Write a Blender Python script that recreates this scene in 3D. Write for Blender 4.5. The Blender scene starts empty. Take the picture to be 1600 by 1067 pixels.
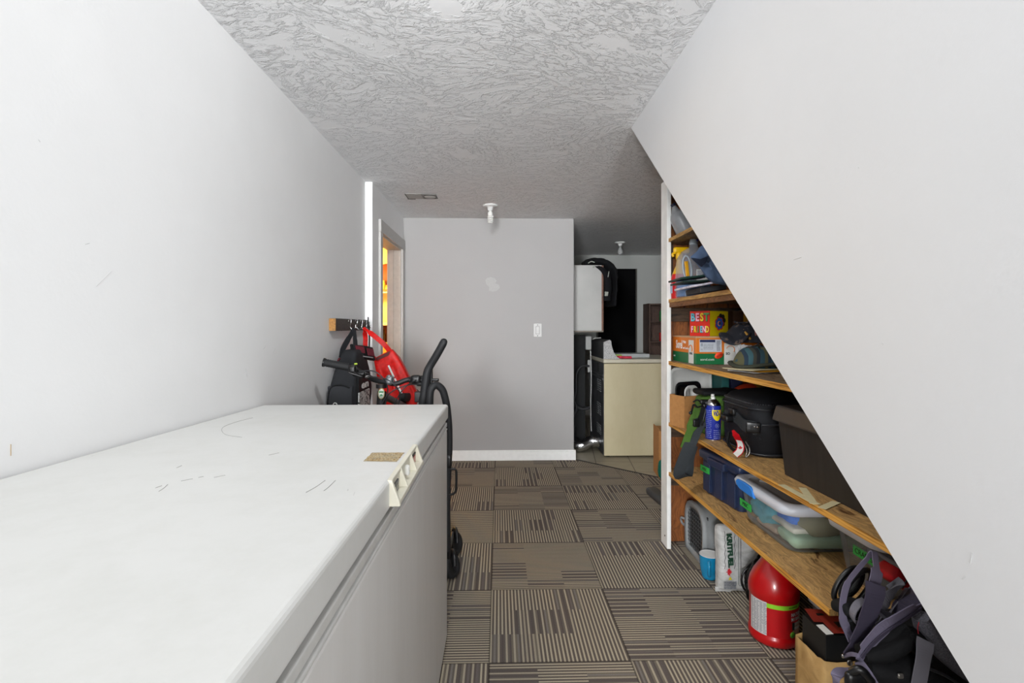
import bpy, bmesh, math, random
from math import sin, cos, pi, radians
from mathutils import Vector, Matrix, noise
R = random.Random(7)
scene = bpy.context.scene
C = scene.collection

# ------------------------------------------------------------------ camera
EYE = Vector((0, 0, 1.18)); YAW = math.atan(20 / 800.0); FP = 800.0; HY = 511.0
cam_d = bpy.data.cameras.new('camera'); cam = bpy.data.objects.new('camera', cam_d); C.objects.link(cam)
cam.location = EYE; cam.rotation_euler = (pi / 2, 0, -YAW)
cam_d.sensor_width = 36; cam_d.lens = FP * 36 / 1600
cam_d.shift_y = -(533.5 - HY) / 1600.0
cam_d.clip_start = 0.02
scene.camera = cam
scene.view_settings.view_transform = 'Standard'; scene.view_settings.look = 'None'
scene.view_settings.gamma = 1; scene.view_settings.use_curve_mapping = False
scene.view_settings.exposure = 0.42

w = bpy.data.worlds.new('world'); scene.world = w; w.use_nodes = True
w.node_tree.nodes['Background'].inputs[0].default_value = (0.9, 0.95, 1, 1)
w.node_tree.nodes['Background'].inputs[1].default_value = 0.0

def lamp(name, kind, loc, power, color=(1, 1, 1), radius=.05, rot=(0, 0, 0), size=None, falloff=None):
    d = bpy.data.lights.new(name, kind); d.energy = power; d.color = color
    if kind == 'AREA':
        d.shape = 'RECTANGLE'; d.size, d.size_y = size
    else: d.shadow_soft_size = radius
    if falloff:
        d.use_nodes = True; nt = d.node_tree
        em = next(n for n in nt.nodes if n.type == 'EMISSION')
        lf = nt.nodes.new('ShaderNodeLightFalloff'); lf.inputs['Strength'].default_value = 1.0
        lf.inputs['Smooth'].default_value = falloff[1]
        nt.links.new(lf.outputs[falloff[0]], em.inputs['Strength'])
    o = bpy.data.objects.new(name, d); C.objects.link(o); o.location = loc; o.rotation_euler = rot
    return o
def mixed_falloff(o, lin, const):
    d = o.data; d.use_nodes = True; nt = d.node_tree
    em = next(n for n in nt.nodes if n.type == 'EMISSION'); lf = nt.nodes.new('ShaderNodeLightFalloff'); lf.inputs['Strength'].default_value = 1
    def mul(sock, k):
        m = nt.nodes.new('ShaderNodeMath'); m.operation = 'MULTIPLY'; nt.links.new(sock, m.inputs[0]); m.inputs[1].default_value = k; return m.outputs[0]
    ad = nt.nodes.new('ShaderNodeMath'); ad.operation = 'ADD'
    nt.links.new(mul(lf.outputs['Linear'], lin), ad.inputs[0]); nt.links.new(mul(lf.outputs['Constant'], const), ad.inputs[1]); nt.links.new(ad.outputs[0], em.inputs['Strength'])
LAMP = (-.165, 1.28, 2.04)
mixed_falloff(lamp('ceiling_bulb_light', 'POINT', LAMP, 13, (.965, .985, 1), .045), .30, .45)
lamp('rear_fill_area', 'AREA', (-.1, -2.3, 1.35), 20, (.96, .98, 1), rot=(radians(90), 0, 0), size=(1.3, 1.3))  # unseen area lamp added behind the camera as frontal fill
mixed_falloff(lamp('rear_fill_right', 'POINT', (.50, -1.6, 1.0), 10, (.965, .985, 1), .30), 0, 1)  # unseen soft lamp added to fill the left wall and freezer side
mixed_falloff(lamp('rear_fill_left', 'POINT', (-.74, -1.9, 1.35), 14, (.965, .985, 1), .30), 0, 1)  # unseen soft lamp added to fill the post and shelf contents
lamp('side_room_light', 'POINT', (-1.75, 5.6, 1.75), 70, (1, .60, .16), .08)

def ray(px, py):
    u = (px - 800) / FP; v = (HY - py) / FP
    return Vector((sin(YAW) + u * cos(YAW), cos(YAW) - u * sin(YAW), v))
def at(px, py, y):
    d = ray(px, py); return EYE + d * (y / d.y)
def onx(px, py, x):
    d = ray(px, py); return EYE + d * (x / d.x)
def onz(px, py, z):
    d = ray(px, py); return EYE + d * ((z - EYE.z) / d.z)

# ------------------------------------------------------------------ materials
def S(h):
    h = h.lstrip('#'); c = [int(h[i:i + 2], 16) / 255 for i in (0, 2, 4)]
    return tuple((x / 12.92 if x <= .04045 else ((x + .055) / 1.055) ** 2.4) for x in c) + (1,)
MATS = {}
class NT:
    def __init__(s, name):
        s.m = bpy.data.materials.new(name); s.m.use_nodes = True; s.t = s.m.node_tree
        s.b = s.t.nodes['Principled BSDF']; s.tc = None
    def n(s, kind, **kw):
        x = s.t.nodes.new(kind)
        for k, v in kw.items(): setattr(x, k, v)
        return x
    def pos(s):
        if not s.tc: s.tc = s.n('ShaderNodeTexCoord')
        return s.tc.outputs['Object']
    def inp(s, sock, v):
        if isinstance(v, bpy.types.NodeSocket): s.t.links.new(v, sock)
        else: sock.default_value = v
    def math(s, op, *a, clamp=False):
        x = s.n('ShaderNodeMath', operation=op, use_clamp=clamp)
        for i, v in enumerate(a): s.inp(x.inputs[i], v)
        return x.outputs[0]
    def mixc(s, f, a, b, blend='MIX'):
        x = s.n('ShaderNodeMix', data_type='RGBA', blend_type=blend)
        s.inp(x.inputs[0], f); s.inp(x.inputs[6], a); s.inp(x.inputs[7], b); return x.outputs[2]
    def mixf(s, f, a, b):
        x = s.n('ShaderNodeMix', data_type='FLOAT')
        s.inp(x.inputs[0], f); s.inp(x.inputs[2], a); s.inp(x.inputs[3], b); return x.outputs[0]
    def noise(s, scale=5, detail=3, vec=None, rough=.5, dist=0, out=0):
        x = s.n('ShaderNodeTexNoise'); x.inputs['Scale'].default_value = scale; x.inputs['Detail'].default_value = detail
        x.inputs['Roughness'].default_value = rough; x.inputs['Distortion'].default_value = dist
        s.t.links.new(vec or s.pos(), x.inputs['Vector']); return x.outputs[out]
    def scaled(s, sc, vec=None, rot=(0, 0, 0)):
        x = s.n('ShaderNodeMapping'); x.inputs['Scale'].default_value = sc; x.inputs['Rotation'].default_value = rot
        s.t.links.new(vec or s.pos(), x.inputs['Vector']); return x.outputs[0]
    def ramp(s, v, stops, interp='LINEAR'):
        x = s.n('ShaderNodeValToRGB'); x.color_ramp.interpolation = interp; e = x.color_ramp.elements
        while len(e) < len(stops): e.new(.5)
        for i, (p, c) in enumerate(stops):
            e[i].position = p; e[i].color = c if len(c) == 4 else tuple(c) + (1,)
        s.inp(x.inputs[0], v); return x.outputs[0]
    def bump(s, h, strength=.3, dist=.01):
        x = s.n('ShaderNodeBump'); x.inputs['Strength'].default_value = strength; x.inputs['Distance'].default_value = dist
        s.t.links.new(h, x.inputs['Height']); s.t.links.new(x.outputs[0], s.b.inputs['Normal'])
    def set(s, **kw):
        for k, v in kw.items(): s.inp(s.b.inputs[k.replace('_', ' ')], v)
        return s

def M(name, col, rough=.5, metal=0, var=.06, vscale=30, bump=0, bscale=200, spec=.5, stretch=(1, 1, 1), trans=0, alpha=1, coat=0):
    if name in MATS: return MATS[name]
    k = NT(name); c = S(col) if isinstance(col, str) else col
    n = k.noise(vscale, 3, k.scaled(stretch))
    lo = tuple(x * (1 - var) for x in c[:3]) + (1,); hi = tuple(min(1, x * (1 + var)) for x in c[:3]) + (1,)
    k.set(Base_Color=k.ramp(n, [(.3, lo), (.7, hi)]), Roughness=rough, Metallic=metal)
    k.b.inputs['Specular IOR Level'].default_value = spec
    if trans: k.b.inputs['Transmission Weight'].default_value = trans
    if coat: k.b.inputs['Coat Weight'].default_value = coat
    if alpha < 1: k.b.inputs['Alpha'].default_value = alpha
    if bump: k.bump(k.noise(bscale, 2), bump, .002)
    MATS[name] = k.m; return k.m

def wall_mat(name, col, smudge=.04, spots=True):
    k = NT(name); c = S(col)
    n = k.noise(1.7, 5, rough=.6); lo = tuple(x * (1 - smudge) for x in c[:3]) + (1,)
    base = k.ramp(n, [(.35, lo), (.6, c)])
    if spots:
        m = k.noise(9, 4, k.scaled((1, 1, .6)), rough=.7)
        sp = k.ramp(m, [(.70, (0, 0, 0)), (.78, (1, 1, 1))])
        base = k.mixc(k.math('MULTIPLY', sp, .3), base, tuple(x * .7 for x in c[:3]) + (1,))
    k.set(Base_Color=base, Roughness=.55); k.b.inputs['Specular IOR Level'].default_value = .3
    k.bump(k.noise(90, 3), .08, .004); return k.m

def ceiling_mat():
    k = NT('ceiling stucco')
    v = k.n('ShaderNodeTexVoronoi'); v.inputs['Scale'].default_value = 2.6
    wob = k.noise(3, 2, out=1)
    vm = k.n('ShaderNodeVectorMath', operation='MULTIPLY_ADD'); k.t.links.new(wob, vm.inputs[0])
    vm.inputs[1].default_value = (.5, .5, 0); k.t.links.new(k.pos(), vm.inputs[2])
    k.t.links.new(vm.outputs[0], v.inputs['Vector'])
    sep = k.n('ShaderNodeSeparateColor'); k.t.links.new(v.outputs['Color'], sep.inputs[0])
    ang = k.math('MULTIPLY_ADD', sep.outputs[0], 2.0, -1.0)
    vr = k.n('ShaderNodeVectorRotate', rotation_type='Z_AXIS'); k.t.links.new(k.pos(), vr.inputs['Vector']); k.t.links.new(ang, vr.inputs['Angle'])
    st = k.scaled((.66, 1.2, 1), vr.outputs[0])
    n1 = k.noise(30, 6, st, .66, .5)
    n2 = k.noise(7, 6, st, .68, .6)
    a = k.ramp(n1, [(.45, (0, 0, 0)), (.53, (.85, .85, .85)), (.62, (1, 1, 1))])
    b = k.ramp(n2, [(.41, (0, 0, 0)), (.48, (1, 1, 1))])
    fine = k.noise(130, 3, st)
    h = k.math('ADD', k.math('MULTIPLY', a, b), k.math('MULTIPLY', k.math('MULTIPLY', fine, b), .30))
    k.set(Base_Color=S('e9e9ea'), Roughness=.75); k.b.inputs['Specular IOR Level'].default_value = .15
    k.bump(h, 1.0, .0042); return k.m

def carpet_mat():
    k = NT('carpet tiles')
    sx = k.n('ShaderNodeSeparateXYZ'); k.t.links.new(k.pos(), sx.inputs[0]); X, Y = sx.outputs[0], sx.outputs[1]
    tx = k.math('DIVIDE', k.math('ADD', X, .035), .5); ty = k.math('DIVIDE', k.math('ADD', Y, -1.80), .5)
    ix, iy = k.math('FLOOR', tx), k.math('FLOOR', ty); fx, fy = k.math('FRACT', tx), k.math('FRACT', ty)
    par = k.math('FLOORED_MODULO', k.math('ADD', ix, iy), 2.0)
    u = k.mixf(par, fx, fy); v = k.mixf(par, fy, fx)
    def wn(a, b, c):
        cb = k.n('ShaderNodeCombineXYZ'); k.inp(cb.inputs[0], a); k.inp(cb.inputs[1], b); k.inp(cb.inputs[2], c)
        w_ = k.n('ShaderNodeTexWhiteNoise', noise_dimensions='3D'); k.t.links.new(cb.outputs[0], w_.inputs['Vector']); return w_.outputs['Value']
    tid = k.math('ADD', k.math('MULTIPLY', ix, 13.0), k.math('MULTIPLY', iy, 7.0))
    NS = 68.0
    vj = wn(k.math('FLOOR', k.math('MULTIPLY', u, 4.0)), tid, 3.5)
    s = k.math('FLOOR', k.math('ADD', k.math('MULTIPLY', v, 3.0), 0.0))
    off = wn(s, tid, 1.5)
    bb = k.math('FLOOR', k.math('ADD', k.math('MULTIPLY', u, 4.0), off))
    r1 = wn(bb, s, tid)
    kk = k.math('FLOOR', k.math('MULTIPLY', u, NS))
    r2 = wn(kk, s, k.math('ADD', tid, .5))
    odd = k.math('FLOORED_MODULO', kk, 2.0)
    jit = k.noise(420, 2)
    beige, dark = S('c0b59f'), S('6b625b')
    dm = k.math('GREATER_THAN', k.math('FRACT', k.math('MULTIPLY', u, NS / 2)), .44)
    reg = k.mixc(dm, beige, dark)
    rnd = k.ramp(r2, [(0, S('665e5a')), (.30, S('79706d')), (.52, S('88827c')), (.72, S('6c6460')), (.82, S('aca28f'))], 'CONSTANT')
    q4 = k.math('COMPARE', k.math('FLOORED_MODULO', kk, 4.0), 0.0, .1)
    rnd2 = k.mixc(k.math('MULTIPLY', odd, .75), k.mixc(k.math('MULTIPLY', q4, .8), rnd, beige), dark)
    isb = k.math('GREATER_THAN', r1, .58)
    col = k.mixc(isb, reg, rnd2)
    e1 = k.math('MINIMUM', k.math('MINIMUM', fx, k.math('SUBTRACT', 1.0, fx)), k.math('MINIMUM', fy, k.math('SUBTRACT', 1.0, fy)))
    seam = k.math('LESS_THAN', e1, .006)
    col = k.mixc(k.math('MULTIPLY', seam, .6), col, S('2c2726'))
    col = k.mixc(.55, col, k.ramp(jit, [(.3, (.35, .35, .35)), (.7, (1.0, 1.0, 1.0))]), 'MULTIPLY')
    k.set(Base_Color=col, Roughness=.95); k.b.inputs['Specular IOR Level'].default_value = .1
    k.bump(k.math('ADD', k.math('MULTIPLY', jit, .7), k.math('MULTIPLY', odd, -.4)), .5, .004); return k.m

def tile_mat():
    k = NT('beige floor tiles')
    br = k.n('ShaderNodeTexBrick'); br.offset = 0; k.t.links.new(k.scaled((1, 1, 1), None, (0, 0, .12)), br.inputs['Vector'])
    br.inputs['Scale'].default_value = 1; br.inputs['Brick Width'].default_value = .305; br.inputs['Row Height'].default_value = .305
    br.inputs['Mortar Size'].default_value = .004
    br.inputs['Color1'].default_value = S('a39a86'); br.inputs['Color2'].default_value = S('9c937f'); br.inputs['Mortar'].default_value = S('5d564a')
    k.set(Base_Color=k.mixc(.3, br.outputs[0], k.ramp(k.noise(14, 5), [(.3, (.7, .7, .68)), (.7, (1, 1, 1))]), 'MULTIPLY'), Roughness=.45); return k.m

def wood_mat(name, c1, c2, axis='Y', scale=1, knots=0, rough=.6, dirt=0):
    if name in MATS: return MATS[name]
    k = NT(name)
    st = {'Y': (9, .8, 9), 'X': (.8, 9, 9), 'Z': (9, 9, .8)}[axis]
    st = tuple(a * scale for a in st)
    warp = k.noise(2.5 * scale, 2, out=1)
    vm = k.n('ShaderNodeVectorMath', operation='MULTIPLY_ADD'); k.t.links.new(warp, vm.inputs[0]); vm.inputs[1].default_value = (.12, .12, .12)
    k.t.links.new(k.pos(), vm.inputs[2])
    n1 = k.noise(2.2, 6, k.scaled(st, vm.outputs[0]), .65, .6)
    n2 = k.noise(9, 4, k.scaled(st, vm.outputs[0]), .6)
    c = k.ramp(n1, [(.36, S(c2)), (.45, S(c1)), (.50, tuple(x * .55 for x in S(c1)[:3]) + (1,)), (.54, S(c1)), (.60, tuple(x * .75 for x in S(c1)[:3]) + (1,)), (.66, tuple(min(1, x * 1.25) for x in S(c1)[:3]) + (1,))])
    c = k.mixc(.5, c, k.ramp(n2, [(.38, (.45, .40, .36)), (.55, (1, 1, 1))]), 'MULTIPLY')
    if dirt:
        d = k.noise(7, 5, rough=.7)
        c = k.mixc(k.math('MULTIPLY', k.ramp(d, [(.62, (0, 0, 0)), (.70, (1, 1, 1))]), dirt), c, S('3a2c1c'))
    k.set(Base_Color=c, Roughness=rough); k.bump(n2, .25, .002); MATS[name] = k.m; return k.m

def ply_edge():
    k = NT('plywood edge')
    wv = k.n('ShaderNodeTexNoise'); wv.inputs['Scale'].default_value = 1; wv.inputs['Detail'].default_value = 3
    k.t.links.new(k.scaled((30, 6, 260)), wv.inputs['Vector'])
    k.set(Base_Color=k.ramp(wv.outputs[0], [(.35, S('7d4e1e')), (.47, S('cf9238')), (.62, S('e0aa55'))]), Roughness=.6)
    k.bump(wv.outputs[0], .3, .002); return k.m

def fabric(name, col, rough=.9, var=.25, weave=900, bump=.3):
    if name in MATS: return MATS[name]
    k = NT(name); c = S(col)
    n = k.noise(weave, 2); b = k.noise(6, 4)
    lo = tuple(x * (1 - var) for x in c[:3]) + (1,); hi = tuple(min(1, x * (1 + var)) for x in c[:3]) + (1,)
    k.set(Base_Color=k.mixc(.4, k.ramp(n, [(.35, lo), (.65, hi)]), k.ramp(b, [(.35, lo), (.65, hi)])), Roughness=rough)
    k.b.inputs['Specular IOR Level'].default_value = .25
    k.bump(k.math('ADD', n, k.math('MULTIPLY', b, 1.5)), bump, .002); MATS[name] = k.m; return k.m

def clear_plastic(name, col, a=.28, rough=.12):
    k = NT(name); t = k.n('ShaderNodeBsdfTransparent'); t.inputs[0].default_value = (.96, .97, .97, 1)
    k.set(Base_Color=S(col), Roughness=rough)
    fr = k.n('ShaderNodeFresnel'); fr.inputs[0].default_value = 1.35
    mx = k.n('ShaderNodeMixShader'); k.inp(mx.inputs[0], k.math('ADD', k.math('MULTIPLY', fr.outputs[0], .6), a, clamp=True))
    k.t.links.new(t.outputs[0], mx.inputs[1]); k.t.links.new(k.b.outputs[0], mx.inputs[2])
    k.t.links.new(mx.outputs[0], k.t.nodes['Material Output'].inputs['Surface']); return k.m

# ------------------------------------------------------------------ mesh builder
def frame(o, x, y):
    x = Vector(x).normalized(); y = Vector(y); z = x.cross(y).normalized(); y = z.cross(x)
    m = Matrix((x, y, z)).transposed().to_4x4(); m.translation = Vector(o); return m
def TR(loc, rz=0, rx=0, ry=0):
    return Matrix.Translation(Vector(loc)) @ Matrix.Rotation(rz, 4, 'Z') @ Matrix.Rotation(ry, 4, 'Y') @ Matrix.Rotation(rx, 4, 'X')
ORG = {}
def sm(pts, n=6):
    """Catmull-Rom through points"""
    P = [Vector(p) for p in pts]; out = []
    for i in range(len(P) - 1):
        p0 = P[i - 1] if i else P[0] * 2 - P[1]; p1, p2 = P[i], P[i + 1]; p3 = P[i + 2] if i + 2 < len(P) else p2 * 2 - p1
        for j in range(n):
            t = j / n
            out.append(.5 * ((2 * p1) + (p2 - p0) * t + (2 * p0 - 5 * p1 + 4 * p2 - p3) * t * t + (3 * p1 - p0 - 3 * p2 + p3) * t ** 3))
    out.append(P[-1]); return out
class MB:
    def __init__(s, m=None): s.v = []; s.f = []; s.mi = []; s.cur = 0; s.M = m or Matrix.Identity(4); s.sm = []; s.smooth = False
    def mat(s, i): s.cur = i; return s
    def add(s, vs, fs, m=None, smooth=None):
        T = s.M @ m if m is not None else s.M; b = len(s.v)
        s.v += [T @ Vector(p) for p in vs]; s.f += [tuple(i + b for i in f) for f in fs]
        s.mi += [s.cur] * len(fs); s.sm += [s.smooth if smooth is None else smooth] * len(fs); return s
    def box(s, a, b, m=None):
        x0, y0, z0 = a; x1, y1, z1 = b
        vs = [(x, y, z) for x in (x0, x1) for y in (y0, y1) for z in (z0, z1)]
        return s.add(vs, [(0, 1, 3, 2), (4, 6, 7, 5), (0, 4, 5, 1), (2, 3, 7, 6), (0, 2, 6, 4), (1, 5, 7, 3)], m, False)
    def prism(s, pts, z0, z1, m=None, smooth=False):
        n = len(pts); vs = [(p[0], p[1], z0) for p in pts] + [(p[0], p[1], z1) for p in pts]
        fs = [tuple(range(n))[::-1], tuple(range(n, 2 * n))] + [(i, (i + 1) % n, n + (i + 1) % n, n + i) for i in range(n)]
        return s.add(vs, fs, m, smooth)
    def loft(s, rings, cap0=True, cap1=True, closed=True, m=None, smooth=True):
        n = len(rings[0]); vs = [p for r in rings for p in r]; fs = []
        for i in range(len(rings) - 1):
            for j in range(n if closed else n - 1):
                k = (j + 1) % n; fs.append((i * n + j, i * n + k, (i + 1) * n + k, (i + 1) * n + j))
        s.add(vs, fs, m, smooth)
        if cap0: s.add(rings[0], [tuple(range(n))[::-1]], m, False)
        if cap1: s.add(rings[-1], [tuple(range(n))], m, False)
        return s
    def lathe(s, prof, n=24, m=None, smooth=True, cap=True):
        return s.loft([[(r * cos(2 * pi * j / n), r * sin(2 * pi * j / n), z) for j in range(n)] for r, z in prof], prof[0][0] > 1e-5, cap and prof[-1][0] > 1e-5, m=m, smooth=smooth)
    def tube(s, pts, r, n=8, closed=False, smooth=True, flat=1.0):
        P = [Vector(p) for p in pts]; rings = []; N = len(P); up = Vector((0, 0, 1)); prev = None
        for i, p in enumerate(P):
            a = P[(i - 1) % N] if (i or closed) else p; b = P[(i + 1) % N] if (i < N - 1 or closed) else p
            t = (b - a).normalized() if (b - a).length > 1e-9 else up
            if prev is None: x = t.cross(up if abs(t.z) < .9 else Vector((1, 0, 0))).normalized()
            else:
                x = prev - t * prev.dot(t); x = x.normalized() if x.length > 1e-6 else t.orthogonal().normalized()
            prev = x; y = t.cross(x); rr = r[i] if isinstance(r, (list, tuple)) else r
            rings.append([p + x * rr * cos(2 * pi * j / n) + y * rr * flat * sin(2 * pi * j / n) for j in range(n)])
        if closed: rings.append(rings[0]); return s.loft(rings, False, False, smooth=smooth)
        return s.loft(rings, smooth=smooth)
    def ribbon(s, pts, wdir, width, t=.002):
        P = [Vector(p) for p in pts]; W = wdir if isinstance(wdir, list) else [wdir] * len(P); rings = []
        for i, p in enumerate(P):
            tg = (P[min(i + 1, len(P) - 1)] - P[max(i - 1, 0)]).normalized(); wv = Vector(W[i]).normalized()
            wv = (wv - tg * wv.dot(tg)).normalized(); nn = tg.cross(wv) * t / 2; h = wv * (width[i] if isinstance(width, (list, tuple)) else width) / 2
            rings.append([p - h - nn, p + h - nn, p + h + nn, p - h + nn])
        return s.loft(rings, smooth=False)
    def rbox(s, c, size, r, n=6, m=None, fn=None, amp=0, fr=8, seed=0, smooth=True):
        """rounded box; fn deforms a point given unit coords"""
        hx, hy, hz = [a / 2 for a in size]; idx = {}; vs = []; fs = []
        r = min(r, hx, hy, hz)
        def lin(h):
            q = [-h, -h + r * .13, -h + r * .45, -h + r * 1.0] + [(-h + r) + (2 * h - 2 * r) * i / n for i in range(1, n)] + [h - r, h - r * .45, h - r * .13, h]
            return q
        L = [lin(hx), lin(hy), lin(hz)]
        def vid(p):
            key = tuple(round(a, 6) for a in p)
            if key not in idx:
                core = Vector((max(-hx + r, min(hx - r, p[0])), max(-hy + r, min(hy - r, p[1])), max(-hz + r, min(hz - r, p[2]))))
                d = Vector(p) - core; q = core + d.normalized() * r if d.length > 1e-9 else core
                if fn: q = Vector(fn(q, q.x / hx, q.y / hy, q.z / hz))
                if amp:
                    w_ = noise.noise_vector(q * fr + Vector((seed, seed * 2, 0))) + .5 * noise.noise_vector(q * fr * 2.3 + Vector((seed, 0, 3)))
                    q = q + w_ * amp
                idx[key] = len(vs); vs.append(q + Vector(c))
            return idx[key]
        for ax in range(3):
            a, b = [(1, 2), (2, 0), (0, 1)][ax]
            for sgn in (0, -1):
                for i in range(len(L[a]) - 1):
                    for j in range(len(L[b]) - 1):
                        q = []
                        for di, dj in ((0, 0), (1, 0), (1, 1), (0, 1)):
                            p = [0, 0, 0]; p[ax] = L[ax][sgn]; p[a] = L[a][i + di]; p[b] = L[b][j + dj]; q.append(vid(p))
                        q = q if sgn == -1 else q[::-1]
                        if len(set(q)) >= 3: fs.append(tuple(dict.fromkeys(q)))
        return s.add(vs, fs, m, smooth)
    def text(s, body, size, m, thick=.0004, align='CENTER', sx=1, bold=0):
        cu = bpy.data.curves.new('t', 'FONT'); cu.body = body; cu.size = size; cu.align_x = align; cu.align_y = 'CENTER'
        cu.extrude = thick; cu.resolution_u = 3; cu.offset = bold
        o = bpy.data.objects.new('t', cu); C.objects.link(o); dg = bpy.context.evaluated_depsgraph_get()
        me = bpy.data.meshes.new_from_object(o.evaluated_get(dg))
        s.add([(v.co.x * sx, v.co.y, v.co.z) for v in me.vertices], [tuple(p.vertices) for p in me.polygons], m, False)
        bpy.data.objects.remove(o); bpy.data.curves.remove(cu); bpy.data.meshes.remove(me); return s
    def ctext(s, word, size, a0, z, r_, T, sx=.8, bold=0):
        """letters set round an upright cylinder"""
        a = a0
        for ch in word:
            if ch != ' ':
                ar = radians(a); s.text(ch, size, T @ frame((r_ * cos(ar), r_ * sin(ar), z), (-sin(ar), cos(ar), 0), (0, 0, 1)), .0002, bold=bold, sx=sx)
            a += math.degrees(size * sx * .72 / r_)
        return s
    def build(s, name, mats, parent=None, bevel=0, seg=2, loc=None, subd=0):
        if not isinstance(mats, (list, tuple)): mats = [mats]
        if parent is not None: org = ORG[parent.name]
        elif loc is not None: org = Vector(loc)
        else:
            xs = [v.x for v in s.v]; ys = [v.y for v in s.v]; zs = [v.z for v in s.v]
            org = Vector(((min(xs) + max(xs)) / 2, (min(ys) + max(ys)) / 2, min(zs)))
        me = bpy.data.meshes.new(name); me.from_pydata([v - org for v in s.v], [], s.f)
        for m_ in mats: me.materials.append(m_)
        me.polygons.foreach_set('material_index', s.mi); me.polygons.foreach_set('use_smooth', s.sm)
        bm = bmesh.new(); bm.from_mesh(me); bmesh.ops.recalc_face_normals(bm, faces=bm.faces[:]); bm.to_mesh(me); bm.free(); me.update()
        o = bpy.data.objects.new(name, me); C.objects.link(o); ORG[o.name] = org
        if parent is not None: o.parent = parent
        else: o.location = org
        if bevel:
            b = o.modifiers.new('bevel', 'BEVEL'); b.width = bevel; b.segments = seg; b.limit_method = 'ANGLE'; b.angle_limit = radians(35)
        if subd:
            b = o.modifiers.new('subd', 'SUBSURF'); b.levels = b.render_levels = subd
        return o
def lines(mb, m, w_, h_, n, t=.0003, seed=1, fill=.45):
    """rows of small print as thin dashes"""
    r_ = random.Random(seed)
    for i in range(n):
        y = h_ / 2 - (i + .5) * h_ / n; x = -w_ / 2
        while x < w_ / 2 - .004:
            l = min(r_.uniform(.12, .4) * w_, w_ / 2 - x); mb.box((x, y - h_ / n * fill / 2, 0), (x + l * .88, y + h_ / n * fill / 2, t), m); x += l
    return mb
def tag(o, label, cat, group=None):
    o['label'] = label; o['category'] = cat
    if group: o['group'] = group
    return o
def struct(o): o['kind'] = 'structure'; return o
def thing(name, loc, label, cat, group=None):
    o = bpy.data.objects.new(name, None); C.objects.link(o); o.location = loc; o.empty_display_size = .05; ORG[o.name] = Vector(loc)
    return tag(o, label, cat, group)
def zero(): return Matrix.Identity(4)
XZ = frame((0, 0, 0), (1, 0, 0), (0, 0, 1))      # local x->x, y->z, z->-y
YZ = frame((0, 0, 0), (0, 1, 0), (0, 0, 1))      # local x->y, y->z, z->x

# ------------------------------------------------------------------ the room
ZC = 2.145; XL = -.89; YJ = 3.43; XD = -.845; YB = 4.54; YF = 6.83; XR = .64
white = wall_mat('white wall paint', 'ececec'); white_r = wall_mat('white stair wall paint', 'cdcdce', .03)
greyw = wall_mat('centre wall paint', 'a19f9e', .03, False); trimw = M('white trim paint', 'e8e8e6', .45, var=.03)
trim_grey = M('grey white casing paint', 'bdbbb8', .5, var=.03)
struct(MB().box((-.95, -2.7, -.05), (1.6, 1.45, 0)).add([(-.95, 1.45, -.05), (1.6, 1.45, -.05), (2.2, 3.05, -.05), (.60, 4.61, -.05), (-.95, 4.61, -.05), (-.95, 1.45, 0), (1.6, 1.45, 0), (2.2, 3.05, 0), (.60, 4.61, 0), (-.95, 4.61, 0)], [(0, 1, 2, 3, 4), (9, 8, 7, 6, 5), (0, 5, 6, 1), (1, 6, 7, 2), (2, 7, 8, 3), (3, 8, 9, 4), (4, 9, 5, 0)]).build('floor', carpet_mat(), loc=(0, 0, 0)))
struct(MB().box((.55, 2.6, -.08), (3.1, 7.0, -.004)).build('floor_laundry', tile_mat(), loc=(0, 0, 0)))
struct(MB().tube([(.62, 4.595, .001), (2.2, 3.055, .001)], .006, 6).build('trim_1', M('dark carpet edge strip', '2a2624', .6)))
struct(MB().box((-1.1, -2.7, ZC), (3.1, 7.0, ZC + .1)).build('ceiling', ceiling_mat(), loc=(0, 0, 0)))
struct(MB().box((XL - .15, -2.7, 0), (XL, YJ, ZC)).build('wall_left', white, loc=(0, 0, 0)))
# wall with the doorway, a little proud of the long left wall
DY0, DY1, DZ = 3.67, 4.43, 1.85
mb = MB().box((-.955, YJ, 0), (XD, DY0, ZC)).box((-.955, DY1, 0), (XD, YB + .1, ZC)).box((-.955, DY0, DZ), (XD, DY1, ZC))
struct(mb.build('wall_door_side', white, loc=(0, 0, 0)))
struct(MB().box((XD, YB, 0), (.664, YB + .1, ZC)).build('wall_centre', greyw, loc=(0, 0, 0), bevel=.003))
struct(MB().box((.57, YB + .1, 0), (.664, YF, ZC)).build('wall_laundry_left', greyw, loc=(0, 0, 0)))
struct(MB().box((.57, YF, 0), (3.1, YF + .1, ZC)).build('wall_laundry_back', wall_mat('laundry wall paint', '979895', .05, False), loc=(0, 0, 0)))
struct(MB().box((3.0, 2.9, 0), (3.1, YF, ZC)).build('wall_laundry_right', greyw, loc=(0, 0, 0)))
struct(MB().box((1.5, 2.83, 0), (3.0, 2.9, ZC)).build('wall_stair_end', greyw, loc=(0, 0, 0)))
struct(MB().box((-1.05, -2.8, 0), (1.6, -2.7, ZC)).build('wall_back', white, loc=(0, 0, 0)))
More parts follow.
